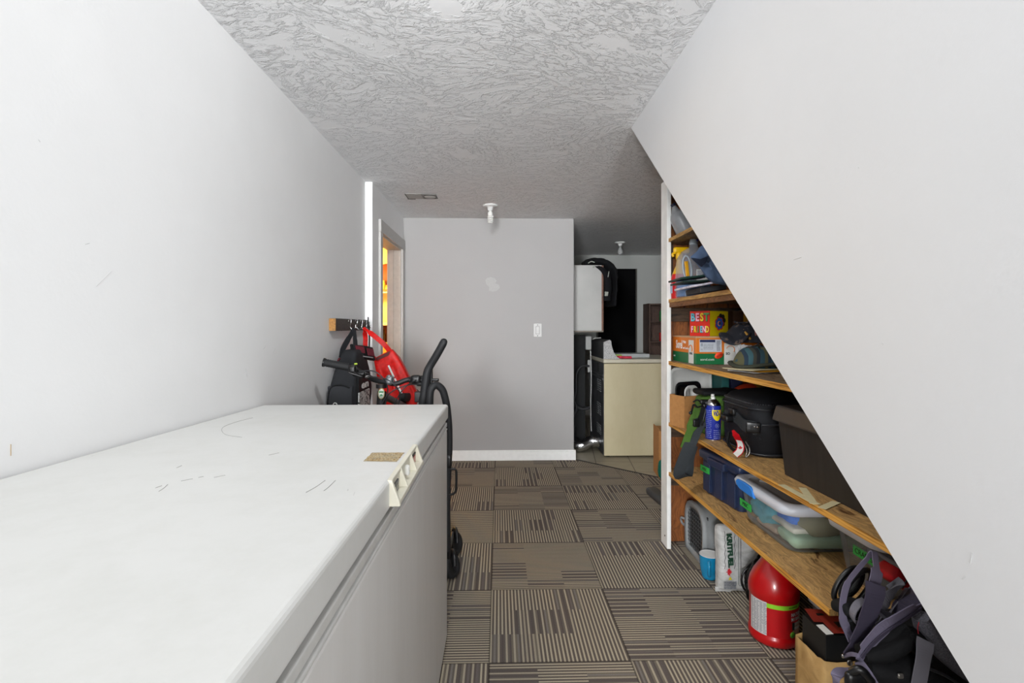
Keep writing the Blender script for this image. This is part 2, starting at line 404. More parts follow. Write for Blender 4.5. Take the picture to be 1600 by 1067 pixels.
# stair side wall cut along the stair slope
p1 = onx(988, 203, XR); p2 = onx(1515, 1067, XR); sl = (p1.z - p2.z) / (p1.y - p2.y)
yz = lambda z: p2.y + (z - p2.z) / sl
SOF = lambda y: p2.z + sl * (y - p2.y)
prof = [(-2.7, 0), (yz(0), 0), (yz(ZC), ZC), (-2.7, ZC)]
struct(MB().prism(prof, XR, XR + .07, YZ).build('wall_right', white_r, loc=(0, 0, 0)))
dark_wood = wood_mat('old dark framing wood', '6e4a2c', '2f1d10', 'Y', 1.2)
struct(MB().prism([(yz(0) - .05, .0), (yz(0) + .0, 0), (yz(ZC), ZC), (yz(ZC) - .08, ZC)], XR + .075, 1.5, YZ).build('ceiling_under_stairs', dark_wood, loc=(0, 0, 0)))
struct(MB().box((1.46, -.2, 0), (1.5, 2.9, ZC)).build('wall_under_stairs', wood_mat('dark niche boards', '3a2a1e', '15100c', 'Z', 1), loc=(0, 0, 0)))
# small scuffs and a stain on the painted walls
def scuff(par, pts, x, mt, r_=.0005, name='scuff'):
    MB().tube([onx(a, b, x) for a, b in pts], r_, 4).build(name, mt, par)
WL = bpy.data.objects['wall_left']; WR = bpy.data.objects['wall_right']; dk = M('grey scuff', 'bcbcbb', .8)
for p in ([(411, 546), (415, 541)], [(426, 552), (430, 545)], [(150, 448), (166, 432), (174, 424)], [(133, 382), (140, 380)], [(60, 218), (63, 222)], [(384, 575), (386, 590)]): scuff(WL, p, XL + .0004, dk)
scuff(WL, [(17, 694), (17, 712)], XL + .0004, M('yellow drip', 'b08a2a', .6), .0005, 'drip')
for p in ([(1341, 261), (1342, 263)], [(1516, 880), (1519, 864)], [(1378, 536), (1380, 538)], [(1240, 406), (1252, 402)], [(1503, 905), (1508, 900)]): scuff(WR, p, XR - .0004, dk)
# baseboards
def base(name, a, b):
    x0, y0 = a; x1, y1 = b
    return struct(MB().box((min(x0, x1), min(y0, y1), 0), (max(x0, x1), max(y0, y1), .085)).build(name, trimw, bevel=.004))
b0 = struct(MB().box((-.83, YB - .016, 0), (.68, YB, .078)).box((-.83, YB - .011, .078), (.68, YB, .09)).box((.664, YB, 0), (.68, YB + .12, .078)).build('baseboard_centre', trimw, bevel=.003))
base('baseboard_left', (XL, 2.0), (XL + .014, YJ)); base('baseboard_laundry', (.68, YF - .014), (3.0, YF))
# step in the left wall; frontal light put into its brighter white face
struct(MB().box((XL, YJ - .006, 0), (XD + .003, YJ + .001, ZC)).build('trim_2', M('lit step face white', 'eeeeee', .45, var=.02), bevel=.001))
# door casing, jamb, stop
mb = MB().box((XD, DY0 - .066, 0), (XD + .018, DY0, DZ)).box((XD, DY1, 0), (XD + .018, DY1 + .085, DZ)).box((XD, DY0 - .066, DZ), (XD + .02, DY1 + .09, DZ + .087))
struct(mb.build('trim_3', trim_grey, bevel=.003))
mb = MB().box((-.960, DY0 - .0, 0), (XD, DY0 + .004, DZ)).box((-.962, DY1 - .012, 0), (XD, DY1, DZ)).box((-.962, DY0, DZ - .012), (XD, DY1, DZ))
mb.box((-.945, DY1 - .024, 0), (-.905, DY1 - .011, DZ - .011))
dj = struct(mb.build('trim_4', M('door jamb paint', 'c2bbb2', .5), bevel=.002))
mb = MB().tube([(-.935, DY1 - .03, 1.0), (-.935, DY1 - .012, 1.0)], .008).box((-.95, DY1 - .0135, .97), (-.92, DY1 - .011, 1.03))
mb.build('strike_plate', M('brass', 'a98b4c', .3, .9), parent=dj)
# side room seen through the doorway
yel = wall_mat('warm yellow wall', 'e8d6a4', .05, False)
mb = MB().box((-3.2, 6.3, 0), (-.97, 6.4, ZC)).box((-3.3, 3.2, 0), (-3.2, 6.4, ZC))
struct(mb.build('wall_side_room', yel, loc=(0, 0, 0)))
struct(MB().box((-1.0, 4.64, 0), (-.97, 6.4, ZC)).build('wall_side_room_right', yel, loc=(0, 0, 0)))
struct(MB().box((-3.2, 3.2, 0), (-1.04, 3.3, ZC)).build('wall_side_room_front', M('bounce cutting brown', '6b5438', .7), loc=(0, 0, 0)))  # unseen wall, coloured brown to cut the warm bounce through the doorway
struct(MB().box((-3.2, 3.3, -.02), (-.97, 6.3, -.001)).build('floor_side_room', wood_mat('side room floor boards', '9a6b3c', '5c3b1d', 'X', 1), loc=(0, 0, 0)))
struct(MB().box((-3.3, 3.2, ZC), (-1.1, 6.4, ZC + .05)).build('ceiling_side_room', yel, loc=(0, 0, 0)))

# ================================================================== THINGS
chrome = M('chrome', 'c8c8c8', .18, 1, var=.03); blackp = M('black plastic', '0d0d0f', .38, var=.1); blackr = M('black rubber', '17181a', .7, var=.15)
whitep = M('white plastic', 'e6e6e2', .35, var=.02); steel = M('galvanised steel', '6c6e70', .42, .8, var=.25, vscale=12)
card = M('corrugated cardboard', 'b4804a', .85, var=.08, vscale=60, bump=.1); paperw = M('white paper', 'ddddd8', .8, var=.05)
ink = M('black ink', '111111', .7); blackf = fabric('black nylon', '0f1012', .7)

# ---- chest freezer ------------------------------------------------
def chest_freezer():
    x0, x1, y0, y1 = XL + .008, -.192, .05, 1.935
    top = lambda y: .934 - .023 * y
    t = thing('chest_freezer', ((x0 + x1) / 2, (y0 + y1) / 2, 0), 'long white chest freezer with scuffed lid against the left wall', 'freezer')
    k = NT('freezer enamel'); n = k.noise(5, 6, rough=.75)
    sc = k.noise(3, 4, k.scaled((2, .5, 1), None, (0, 0, .5)), .8, 2.0)
    base_ = k.ramp(n, [(.3, S('dadad6')), (.55, S('e0e0dd'))])
    scr = k.ramp(sc, [(.695, (0, 0, 0)), (.705, (1, 1, 1)), (.71, (0, 0, 0))])
    fine = k.noise(60, 3)
    k.set(Base_Color=k.mixc(k.math('MULTIPLY', scr, .45), base_, S('8a8a86')), Roughness=.42); k.bump(fine, .06, .003)
    k.b.inputs['Specular IOR Level'].default_value = .35
    en = k.m
    k = NT('freezer side enamel'); n = k.noise(2, 5, k.scaled((1, 5, .5)), .7)
    k.set(Base_Color=k.ramp(n, [(.3, S('e2e0dd')), (.7, S('ebeae8'))]), Roughness=.38); k.bump(k.noise(250, 2), .05, .002)
    side = k.m
    LH = .056
    def slab(mb, xa, xb, ya, yb, da, db):
        vs = [(x, y, top(y) - d) for x in (xa, xb) for y in (ya, yb) for d in (db, da)]
        mb.add(vs, [(0, 1, 3, 2), (4, 6, 7, 5), (0, 4, 5, 1), (2, 3, 7, 6), (0, 2, 6, 4), (1, 5, 7, 3)], None, False); return mb
    slab(MB(), x0, x1, y0, y1, 0, LH).build('lid', en, t, bevel=.009, seg=4)
    slab(MB(), x0 + .01, x1 - .016, y0 + .01, y1 - .01, LH, LH + .012).build('gasket', M('grey rubber gasket', '6f6a66', .7), t)
    mb = MB(); slab(mb, x0 + .004, x1 - .004, y0 + .004, y1 - .004, LH + .012, LH + .028); slab(mb, x0 + .004, x1 - .008, y0 + .004, y1 - .004, LH + .028, LH + .033)
    slab(mb, x0 + .004, x1 - .003, y0 + .004, y1 - .004, LH + .033, LH + .040)
    mb.build('rim_moulding', M('light rim moulding', 'd9d9d6', .3), t, bevel=.003, seg=3)
    mb = MB(); xa, xb, ya, yb = x0 + .004, x1 - .004, y0 + .004, y1 - .004
    vs = [(x, y, z) for x in (xa, xb) for y in (ya, yb) for z in (.02, top(y) - LH - .040)]
    mb.add(vs, [(0, 1, 3, 2), (4, 6, 7, 5), (0, 4, 5, 1), (2, 3, 7, 6), (0, 2, 6, 4), (1, 5, 7, 3)], None, False)
    mb.build('body', side, t, bevel=.006, seg=3)
    for fx_ in (xa + .08, xb - .08):
        for fy_ in (ya + .1, yb - .1):
            MB(TR((fx_, fy_, 0))).lathe([(.02, 0), (.02, .02)], 14).build('foot', blackr, t)
    # handle panel with lock and badges
    ya, yb = .900, 1.180
    cream = M('aged cream plastic', 'e4e0cf', .4, var=.05)
    zt = top(1.1) + .003; zb = zt - .046
    mb = MB(YZ)   # local x->y, y->z, z->x
    mb.box((ya + .001, zt - .007, x1 - .006), (yb - .001, zt, x1 + .004))                       # top flange
    mb.box((ya + .001, zb + .001, x1 - .002), (yb - .001, zt - .006, x1 + .002))                           # back
    for yy, ww in ((ya, .010), (yb - .010, .010), (ya + .085, .006), (yb - .085, .006)):
        mb.M = frame((0, yy, 0), (1, 0, 0), (0, 0, 1)) @ Matrix.Identity(4)
        mb.prism([(x1 - .003, zb), (x1 + .019, zb), (x1 + .017, zb + .010), (x1 + .008, zt - .012), (x1 + .0045, zt - .0005), (x1 - .003, zt - .0005)], -ww, 0)
    mb.M = Matrix.Identity(4)
    mb.box((x1 - .001, ya + .001, zb + .001), (x1 + .018, yb - .001, zb + .009))
    hp = mb.build('handle', cream, t, bevel=.0015)
    hp['label'] = 'aged cream plastic handle panel'
    mb = MB(); mb.box((x1 + .001, 1.035, zb + .014), (x1 + .011, 1.047, zt - .010)); mb.build('latch', whitep, hp, bevel=.005, seg=3)
    MB().box((x1 + .001, ya + .018, zb + .012), (x1 + .0045, ya + .062, zt - .014)).build('badge', M('dark blue grey badge', '3b4047', .3), hp, bevel=.001)
    mt = frame((x1 + .0048, ya + .040, (zb + zt) / 2 - .001), (0, 1, 0), (0, 0, 1))
    lines(MB(), mt, .030, .008, 2, .0003, 3).build('badge_lettering', chrome, hp)
    MB().box((x1 + .001, yb - .060, zb + .012), (x1 + .0045, yb - .025, zt - .016)).build('indicator_lamp', M('red indicator lens', 'b01a14', .25), hp, bevel=.001)
    MB().box((x1 + .001, yb - .060, zt - .0155), (x1 + .0048, yb - .025, zt - .0115)).build('indicator_frame', blackp, hp)
    # worn glue patch
    k = NT('worn sticker glue'); g = k.noise(160, 4, k.scaled((1, .5, 1)), .8)
    k.set(Base_Color=k.ramp(g, [(.3, S('33260f')), (.42, S('9a7434')), (.50, S('cdbf9c')), (.57, S('6a5128')), (.66, S('c4bba6'))]), Roughness=.7)
    pts = [onz(582, 707, top(1.1)), onz(632, 707, top(1.1)), onz(620, 722, top(1.05)), onz(567, 721, top(1.05))]
    n = 10; ring = []
    for a in range(4):
        A, B = pts[a], pts[(a + 1) % 4]
        for i in range(n): ring.append(A.lerp(B, i / n) + Vector((R.uniform(-.0012, .0012), R.uniform(-.0012, .0012), 0)))
    mb = MB(); ctr = sum(ring, Vector()) / len(ring)
    vs = [Vector((p.x, p.y, top(p.y) + .0004)) for p in ring] + [Vector((ctr.x, ctr.y, top(ctr.y) + .0004))]
    mb.add(vs, [(i, (i + 1) % len(ring), len(ring)) for i in range(len(ring))])
    o = mb.build('sticker_residue', k.m, t); o['label'] = 'brown speckled glue residue of a torn sticker'
    # pen-like scratches on the lid
    def scratch(px):
        q = [onz(a, b, top(1.2)) for a, b in px]
        q = [Vector((p.x, p.y, top(p.y) + .0003)) for p in q]
        MB().tube(sm(q, 6) if len(q) > 2 else q, .0005, 4).build('scratch', M('dark scratch', 'a3a29e', .7), t)
    scratch([(395, 648), (370, 655), (348, 665), (352, 677), (378, 682)])
    for L in ([(243, 770), (253, 766)], [(248, 776), (256, 770), (262, 764)], [(283, 758), (301, 754)], [(310, 752), (318, 750)], [(334, 752), (352, 748)],
              [(478, 778), (494, 768), (508, 757)], [(506, 775), (514, 768), (524, 757)], [(420, 713), (436, 709)], [(276, 735), (284, 731)]): scratch(L)
chest_freezer()

# ---- things on the centre wall and ceiling -------------------------
def light_switch():
    c = at(840, 516, YB); w_, h = .036, .059
    t = thing('light_switch', (c.x, YB, c.z - h), 'white rocker light switch on the grey centre wall', 'light switch')
    MB().box((c.x - w_, YB - .006, c.z - h), (c.x + w_, YB - .0002, c.z + h)).build('cover_plate', M('switch plate', 'b2b1af', .35, var=.02), t, bevel=.002)
    MB().box((c.x - .018, YB - .0075, c.z - .035), (c.x + .018, YB - .0055, c.z + .035)).build('rocker_shadow_gap', M('switch shadow line', '7d7c7a', .5), t)  # dark strip painting the shadow gap round the rocker
    MB().box((c.x - .015, YB - .010, c.z - .032), (c.x + .015, YB - .006, c.z + .032)).build('rocker', M('switch plate', 'b2b1af'), t, bevel=.002)
    for s_ in (-1, 1): MB(TR((c.x, YB - .006, c.z + s_ * .048), rx=pi / 2)).lathe([(.0045, 0), (.004, .0015), (0, .002)], 12).build('screw', steel, t)
light_switch()
tag(MB(frame(at(769, 445, YB) + Vector((0, -.0008, 0)), (1, 0, 0), (0, 0, 1))).add([(x * .001, y * .001, R.uniform(0, .0006)) for x, y in
    [(-60, 40), (-45, 62), (-15, 68), (20, 60), (40, 35), (25, 15), (60, 0), (68, -25), (45, -50), (5, -62), (-30, -50), (-25, -20), (-52, 5)]],
    [tuple(range(13))]).build('wall_patch', M('dried filler', 'abaaa9', .8, var=.04, vscale=60)), 'pale smear of filler above the light switch on the centre wall', 'wall patch')

def ceiling_plate():
    a = onz(636, 306, ZC); b = onz(683, 307, ZC)
    y0, y1 = a.y - .07, a.y + .07; x0, x1 = a.x, a.x + (b.x - a.x); xm = (x0 + x1) / 2
    t = thing('ceiling_vent', ((x0 + x1) / 2, (y0 + y1) / 2, ZC - .004), 'rectangular ceiling cover with a round opening near the doorway', 'vent')
    MB().box((x0, y0, ZC - .004), (xm, y1, ZC - .0005)).build('cover_plate', M('ceiling plate paint', 'aaa9a6', .6), t, bevel=.001)
    MB().box((xm + .002, y0 + .005, ZC - .006), (x1, y1 - .005, ZC - .0005)).build('vent_frame', M('dark plate edge', '7d7c79', .6), t, bevel=.001)
    MB(TR(((xm + x1) / 2 + .005, (y0 + y1) / 2, ZC - .0105))).lathe([(.0, 0), (.030, 0), (.040, .001), (.044, .004)], 24).build('round_cover', M('pale round cover', 'b9b8b5', .5), t)
    MB().tube([(xm + .048 * cos(a_) + (x1 - xm) / 2 + .005, (y0 + y1) / 2 + .048 * sin(a_), ZC - .006) for a_ in [2 * pi * i / 24 for i in range(24)]], .003, 6, closed=True).build('dark_ring', blackp, t)
    MB().box((x0 - .008, y1, ZC - .006), (x0 + .05, y1 + .01, ZC - .001)).box((x0 - .006, y0, ZC - .005), (x0, y1, ZC - .001)).build('edge_crack', M('dark crack', '555350', .8), t)
ceiling_plate()

glass = clear_plastic('bulb glass', 'f0f0f0', .25, .05)
def lampholder(c, cfl, label):
    t = thing('ceiling_lamp', (c.x, c.y, ZC - .14), label, 'ceiling light', 'bare bulb ceiling lampholders' if False else None)
    por = M('white porcelain', 'd8d8d6', .3, var=.02)
    MB(TR((c.x, c.y, ZC))).lathe([(.0, -.045), (.018, -.045), (.021, -.035), (.024, -.018), (.034, -.014), (.056, -.010), (.058, -.004), (.058, 0)], 28).build('lampholder', por, t)
    if cfl:
        MB(TR((c.x, c.y, ZC))).lathe([(0, -.088), (.017, -.088), (.020, -.080), (.019, -.060), (.014, -.052), (.013, -.040)], 20).build('bulb_base', whitep, t)
        pts = []
        for i in range(110):
            a = i / 110 * 2 * pi * 4; z = -.088 - .052 * i / 110; rr = .019 - .004 * (i / 110) ** 3
            pts.append((c.x + rr * cos(a), c.y + rr * sin(a), ZC + z))
        MB().tube(pts, .0055, 8).build('spiral_bulb', M('cfl tube glass', 'e9e9e6', .25), t)
    else:
        MB(TR((c.x, c.y, ZC))).lathe([(.013, -.045), (.0135, -.062), (.016, -.07), (.026, -.090), (.030, -.106), (.028, -.122), (.016, -.136), (0, -.140)], 24).build('bulb', glass, t)
        MB(TR((c.x, c.y, ZC))).lathe([(.0125, -.040), (.0125, -.062)], 14).build('bulb_cap', chrome, t)
        MB().tube([(c.x - .008, c.y, ZC - .07), (c.x - .010, c.y, ZC - .1), (c.x, c.y, ZC - .105), (c.x + .010, c.y, ZC - .1), (c.x + .008, c.y, ZC - .07)], .0012, 5).build('filament', M('filament', '777777', .3, .8), t)
lampholder(onz(766, 320.5, ZC), True, 'bare spiral bulb in a white ceiling lampholder before the centre wall')
lampholder(onz(969, 378.5, ZC), False, 'bare clear round bulb in ceiling lampholder above the laundry corner')

# ---- hook rail, hooks, bags ---------------------------------------
def hook_rail():
    t = thing('hook_rail', (XL + .018, 3.03, 1.16), 'dark painted wooden rail with S hooks on the left wall', 'hook rail')
    MB().box((XL + .0005, 2.70, 1.160), (XL + .036, 3.37, 1.226)).build('rail', wood_mat('black brown stained rail', '3c332c', '1d1916', 'Y', 1), t, bevel=.001)
    MB().box((XL + .001, 2.697, 1.161), (XL + .0355, 2.701, 1.225)).build('rail_end', wood_mat('end grain pine', 'b9853f', '8c5e26', 'Z', 2), t)
    for y in (2.93, 3.06, 3.17, 3.27):
        x = XL + .036; zt = 1.215
        pts = [(x - .002, y, zt - .004), (x + .004, y, zt + .010), (x + .014, y, zt + .004), (x + .010, y, zt - .018), (x + .006, y + .004, zt - .032), (x + .016, y + .006, zt - .047), (x + .034, y + .006, zt - .040), (x + .038, y + .006, zt - .022)]
        MB().tube(sm(pts, 5), .0022, 6).build('hook', chrome, t)
    MB().box((XL + .036, 3.325, 1.165), (XL + .046, 3.36, 1.215)).tube([(XL + .041, 3.34, 1.215), (XL + .041, 3.34, 1.245)], .004, 8).build('clip', blackp, t, bevel=.002)
    MB().ribbon([(XL + .05, 3.335, 1.19), (XL + .052, 3.33, 1.10), (XL + .05, 3.33, 1.0)], (0, 1, 0), .02, .004).build('strap', blackf, t)
hook_rail()

def black_bag():
    x0, x1, y0, y1, z0, z1 = XL + .006, -.735, 2.63, 3.01, .58, 1.055
    t = thing('tote_bag', ((x0 + x1) / 2, (y0 + y1) / 2, z0), 'black insulated tote bag with maroon flap hanging on the hook rail', 'bag')
    dkg = fabric('charcoal canvas', '27282b', .85)
    def fn(p, u, v, w_):
        q = Vector(p); k = 1 - .50 * max(0, w_) ** 2; q.y = q.y * k + .05 * max(0, w_); q.x = q.x * (1 - .40 * max(0, w_)); return q
    MB().rbox(((x0 + x1) / 2, (y0 + y1) / 2, (z0 + z1) / 2), (x1 - x0 - .008, y1 - y0 - .02, z1 - z0), .03, 9, fn=fn, amp=.007, fr=9, seed=2).build('body', dkg, t)
    # pocket on the end towards the camera
    MB().rbox(((x0 + x1) / 2 - .002, y0 + .004, z0 + .155), (.125, .014, .29), .012, 6, amp=.003, fr=14, seed=5).build('pocket', fabric('pocket canvas', '303134', .85), t)
    mb = MB(); c = (x0 + x1) / 2
    mb.tube(sm([(c - .064, y0 - .002, z0 + .02), (c - .064, y0 - .002, z0 + .18), (c - .05, y0 - .003, z0 + .285), (c, y0 - .004, z0 + .305), (c + .05, y0 - .003, z0 + .29)], 5), .004, 6)
    mb.build('piping', blackf, t)
    # maroon flap and rim
    mb = MB(frame((-.775, 2.93, 1.035), (.35, .94, -.14), (-.25, .1, .85)))
    mb.rbox((0, 0, 0), (.21, .085, .016), .008, 6, amp=.004, fr=12, seed=3); mb.build('flap', blackf, t)
    mb = MB(frame((-.767, 2.926, 1.036), (.35, .94, -.14), (-.25, .1, .85)))
    mb.box((-.085, -.008, .0085), (-.005, .03, .0105)).box((.02, -.018, .0085), (.085, .026, .0105)); mb.build('flap_panel', fabric('maroon plaid', '6b2631', .85, .5, 300), t)
    mb = MB(frame((-.766, 2.926, 1.020), (.35, .94, -.14), (-.25, .1, .85))); mb.box((-.06, -.014, .008), (.07, -.008, .0105)).build('zip', M('grey zip', '8d8d8f', .5), t)
    hook = Vector((XL + .066, 2.934, 1.172))
    for k_, (a, b, c_) in enumerate((((536, 545, 2.80), (533, 560, 2.76), .05), ((556, 545, 2.86), (562, 563, 2.84), .055))):
        A, B = at(*a), at(*b)
        MB().ribbon(sm([hook + Vector((0, -.004 * k_, 0)), hook.lerp(A, .45), A, B], 5), (.3, 1, -.1), [.02] + [.03] * 5 + [.036] * 10, .004).build('handle', fabric('webbing black', '26282c', .8, .3, 1500), t)
    A = at(533, 560, 2.75)
    MB().ribbon([A, A + Vector((-.02, 0, -.03)), A + Vector((-.028, -.01, -.045))], (.3, 1, 0), .04, .005).build('handle_patch', MATS['maroon plaid'], t)
    # print on side
    xx = x1 + .002
    m = frame((xx - .006, 2.80, .875), (0, 1, 0), (0, 0, 1))
    pf = M('white print ink', 'd9d9d6', .7)
    k = NT('dog print'); g = k.noise(45, 3, dist=1.5); k.set(Base_Color=k.ramp(g, [(.44, S('1a1a1b')), (.50, S('cfcfcd'))]), Roughness=.7)
    MB().box((xx - .012, 2.70, .70), (xx + .0005, 2.92, .835)).build('printed_panel', k.m, t, bevel=.004)
    MB().box((xx - .012, 2.70, .835), (xx - .001, 2.92, .92)).build('upper_panel', blackf, t, bevel=.004)
    MB().text('en', .056, frame((xx + .0008, 2.82, .868), (0, 1, 0), (0, 0, 1)), .0006, bold=.002, sx=2.7).build('lettering', pf, t)
    MB().text('op', .05, frame((c - .03, y0 - .012, .775), (.3, 0, 1), (-1, 0, .3)), .0006).build('side_lettering', pf, t)
black_bag()

def red_bag():
    Y = 3.12
    tl, tr = at(583, 560, 3.12), at(611, 546, 3.2); br = at(655, 622, 3.12); 
    pts = [(583, 560), (600, 551), (611, 546), (620, 556), (631, 575), (642, 598), (652, 618), (650, 640), (640, 660), (610, 668), (592, 640), (592, 610), (588, 585)]
    front = [at(a, b, Y) for a, b in pts]
    c = sum(front, Vector()) / len(front)
    t = thing('shopping_bag', (c.x, Y + .04, min(p.z for p in front)), 'bright red shopping bag hanging tilted from the last hook', 'bag')
    red = fabric('red laminated fabric', 'c3130d', .45, .25, 60, .5)
    n = len(front); rings = []
    for d, s_ in ((0, .93), (.004, .985), (.03, 1), (.07, .99), (.095, .94)):
        rings.append([c + (p - c) * s_ + Vector((0, d, 0)) + noise.noise_vector(p * 14 + Vector((d * 20, 0, 0))) * .006 for p in front])
    # front built as crumpled fan
    mb = MB(); G = []
    for i in range(1, 7):
        f_ = i / 7
        G.append([c + (p - c) * .93 * f_ + Vector((0, -.008 * (1 - f_) + .007 * sin(9 * f_ + j * 1.3), 0)) for j, p in enumerate(front)])
    mb.loft([list(r_) for r_ in G] + rings, True, True, smooth=True)
    mb.build('body', red, t)
    mb = MB().prism([(0, 0), (1, 0), (1, 1), (0, 1)], 0, .001, Matrix.Diagonal((0, 0, 0, 1)))
    A, B = at(586, 560, Y - .012), at(610, 548, Y - .012)
    mb = MB(); mb.add([A, B, B + Vector((-.01, .0, -.028)), A + Vector((.012, 0, -.012))], [(0, 1, 2, 3)]); 
    mb.build('opening', M('dark red lining', '4f0b08', .7), t)
    hook = Vector((XL + .070, 3.17, 1.172)); hook = at(568, 512, 3.12)
    MB().ribbon(sm([hook, at(585, 525, 3.1), at(600, 538, 3.1), at(611, 551, 3.12)], 5), (.55, 0, .6), [.016] * 3 + [.03] * 20, .003).build('handle', red, t)
    MB().ribbon(sm([hook + Vector((0, .01, 0)), at(571, 527, 3.16), at(572, 545, 3.16), at(586, 562, 3.14)], 5), (1, 0, .2), [.016] * 3 + [.028] * 20, .003).build('handle', red, t)
    a, b = at(605, 566, Y - .018), at(633, 626, Y - .018)
    d = (b - a); m = frame((a + b) / 2, d, d.cross(Vector((0, 1, 0))) * 1)
    MB(m).box((-d.length * .42, -.006, 0), (-d.length * .12, .004, .001)).box((-d.length * .08, -.004, 0), (d.length * .02, .005, .001)).box((d.length * .10, -.006, 0), (d.length * .42, .005, .001)).build('lettering', MATS['white print ink'], t)
red_bag()

# ---- bicycle -------------------------------------------------------
def bicycle():
    X = -.572
    t = thing('bicycle', (X, 2.88, 0), 'black bicycle parked behind the freezer with its handlebar showing', 'bicycle')
    fr = M('black bike paint', '121315', .5); R_ = .318
    for y in (2.345, 3.40):
        Mx = Matrix.Translation((X, y, .34)) @ Matrix.Rotation(pi / 2, 4, 'Y')
        ring = lambda r: [Mx @ Vector((r * cos(2 * pi * i / 40), r * sin(2 * pi * i / 40), 0)) for i in range(40)]
        tyre = MB().tube(ring(R_), .022, 8, closed=True).build('tyre', blackr, t)
        MB().tube(ring(R_ - .024), .009, 6, closed=True).build('rim', steel, t)
        mb = MB().tube([(X - .045, y, .34), (X + .045, y, .34)], .018, 10)
        for i in range(28):
            a = 2 * pi * i / 28; mb.tube([(X + (.03 if i % 2 else -.03), y + .02 * cos(a + .3), .34 + .02 * sin(a + .3)), (X, y + (R_ - .024) * cos(a), .34 + (R_ - .024) * sin(a))], .0012, 4)
        mb.build('hub_and_spokes', steel, t)
    mb = MB()
    ht, hb = Vector((X, 2.515, .885)), Vector((X, 2.485, .76)); bb = Vector((X, 2.96, .30)); st = Vector((X, 3.12, .70))
    mb.tube([ht + Vector((0, 0, -.02)), hb], .022, 14); mb.tube([ht + Vector((0, .01, -.04)), st], .018, 12); mb.tube([hb + Vector((0, .005, .02)), bb], .020, 12)
    mb.tube([bb, st + Vector((0, .02, .04))], .016, 12)
    for s_ in (-.06, .06):
        mb.tube([bb + Vector((s_ * .4, 0, 0)), (X + s_, 3.40, .34)], .010, 8); mb.tube([st + Vector((s_ * .3, 0, -.03)), (X + s_, 3.40, .34)], .009, 8)
    mb.build('frame', fr, t)
    mb = MB()
    mb.tube([hb, hb + Vector((0, -.01, -.05))], .02, 10)
    for s_ in (-.055, .055): mb.tube([hb + Vector((s_, -.01, -.04)), (X + s_, 2.40, .5), (X + s_, 2.345, .34)], [.015, .013, .010], 10)
    mb.tube([hb + Vector((-.06, -.01, -.045)), hb + Vector((.06, -.01, -.045))], .016, 10); mb.build('fork', fr, t)
    mb = MB().tube([st + Vector((0, .02, .04)), st + Vector((0, .035, .03))], .012, 8)
    mb.rbox((X, 3.15, .755), (.14, .25, .05), .024, 5, fn=lambda p, u, v, w_: (p.x * (.62 + .38 * v), p.y, p.z + .012 * v * v)); mb.build('saddle', blackr, t)
    mb = MB().tube([bb + Vector((-.07, 0, 0)), bb + Vector((.07, 0, 0))], .014, 8)
    mb.tube([bb + Vector((.07, 0, 0)), bb + Vector((.075, -.12, -.11))], .009, 8).box((X + .07, bb.y - .16, bb.z - .125), (X + .15, bb.y - .09, bb.z - .10))
    mb.tube([bb + Vector((-.07, 0, 0)), bb + Vector((-.075, .12, .11))], .009, 8).box((X - .15, bb.y + .09, bb.z + .10), (X - .07, bb.y + .16, bb.z + .125))
    mb.lathe([(.0, -.003), (.085, -.003), (.085, .003), (0, .003)], 30, Matrix.Translation((X + .05, bb.y, bb.z)) @ Matrix.Rotation(pi / 2, 4, 'Y')); mb.build('crankset', steel, t)
    # handlebar
    G = [at(505, 566, 2.36), at(546, 574, 2.37), at(566, 583, 2.39), at(584, 593, 2.43), at(603, 597, 2.46), at(618, 599.5, 2.47), at(634, 594, 2.48), at(650, 591, 2.49), at(664, 590.5, 2.48), at(674, 590.5, 2.48)]
    P = sm(G, 6)
    MB().tube(P, .0125, 12).build('handlebar', fr, t)
    mb = MB()
    gp = [G[0].lerp(G[1], i / 24) for i in range(25)]
    mb.tube(gp, [.0165 if 0 < i < 24 and i % 2 else .0185 for i in range(25)], 14); mb.build('grip', blackr, t)
    mb = MB(); mb.tube([G[0], G[0].lerp(G[1], .06)], .0205, 14); mb.build('grip_end', blackp, t)
    # brake lever and shifter
    a = at(551, 577, 2.35)
    mb = MB(); mb.rbox(a, (.035, .04, .04), .012, 3); mb.tube(sm([a + Vector((.01, -.02, -.008)), at(560, 588, 2.32), at(566, 589, 2.31), at(545, 582, 2.30)], 5), .005, 8)
    mb.rbox(at(561, 584, 2.37), (.06, .035, .022), .01, 3, m=None); mb.tube([a, at(573, 588, 2.40)], .011, 10)
    bl = mb.build('brake_lever', blackp, t)
    MB().rbox(at(556, 568.5, 2.35), (.014, .01, .008), .003, 2).build('gear_indicator', M('yellow green indicator', 'a8c23a', .4), t)
    MB().rbox(at(574, 588.5, 2.36), (.02, .015, .012), .005, 2).build('cable_adjuster', chrome, t)
    # second side controls
    mb = MB(); mb.rbox(at(650, 593, 2.47), (.05, .04, .045), .014, 3); mb.rbox(at(661, 600, 2.46), (.06, .03, .02), .008, 3); mb.tube([at(640, 594, 2.48), at(662, 594, 2.47)], .016, 10)
    mb.build('shifter', blackp, t)
    # stem
    mb = MB(); mb.rbox(at(609, 594, 2.455), (.036, .05, .042), .012, 4, m=None); mb.rbox(at(608, 588, 2.45), (.02, .03, .014), .006, 2); mb.build('stem', M('grey alloy stem', '85888c', .35, .7), t)
    mb = MB().tube([at(596, 600, 2.49), at(596, 606, 2.49)], .026, 16); mb.build('headset', fr, t)
    c = at(596, 615, 2.462)
    Mb = frame(c, (1, .05, 0), (0, .1, 1))
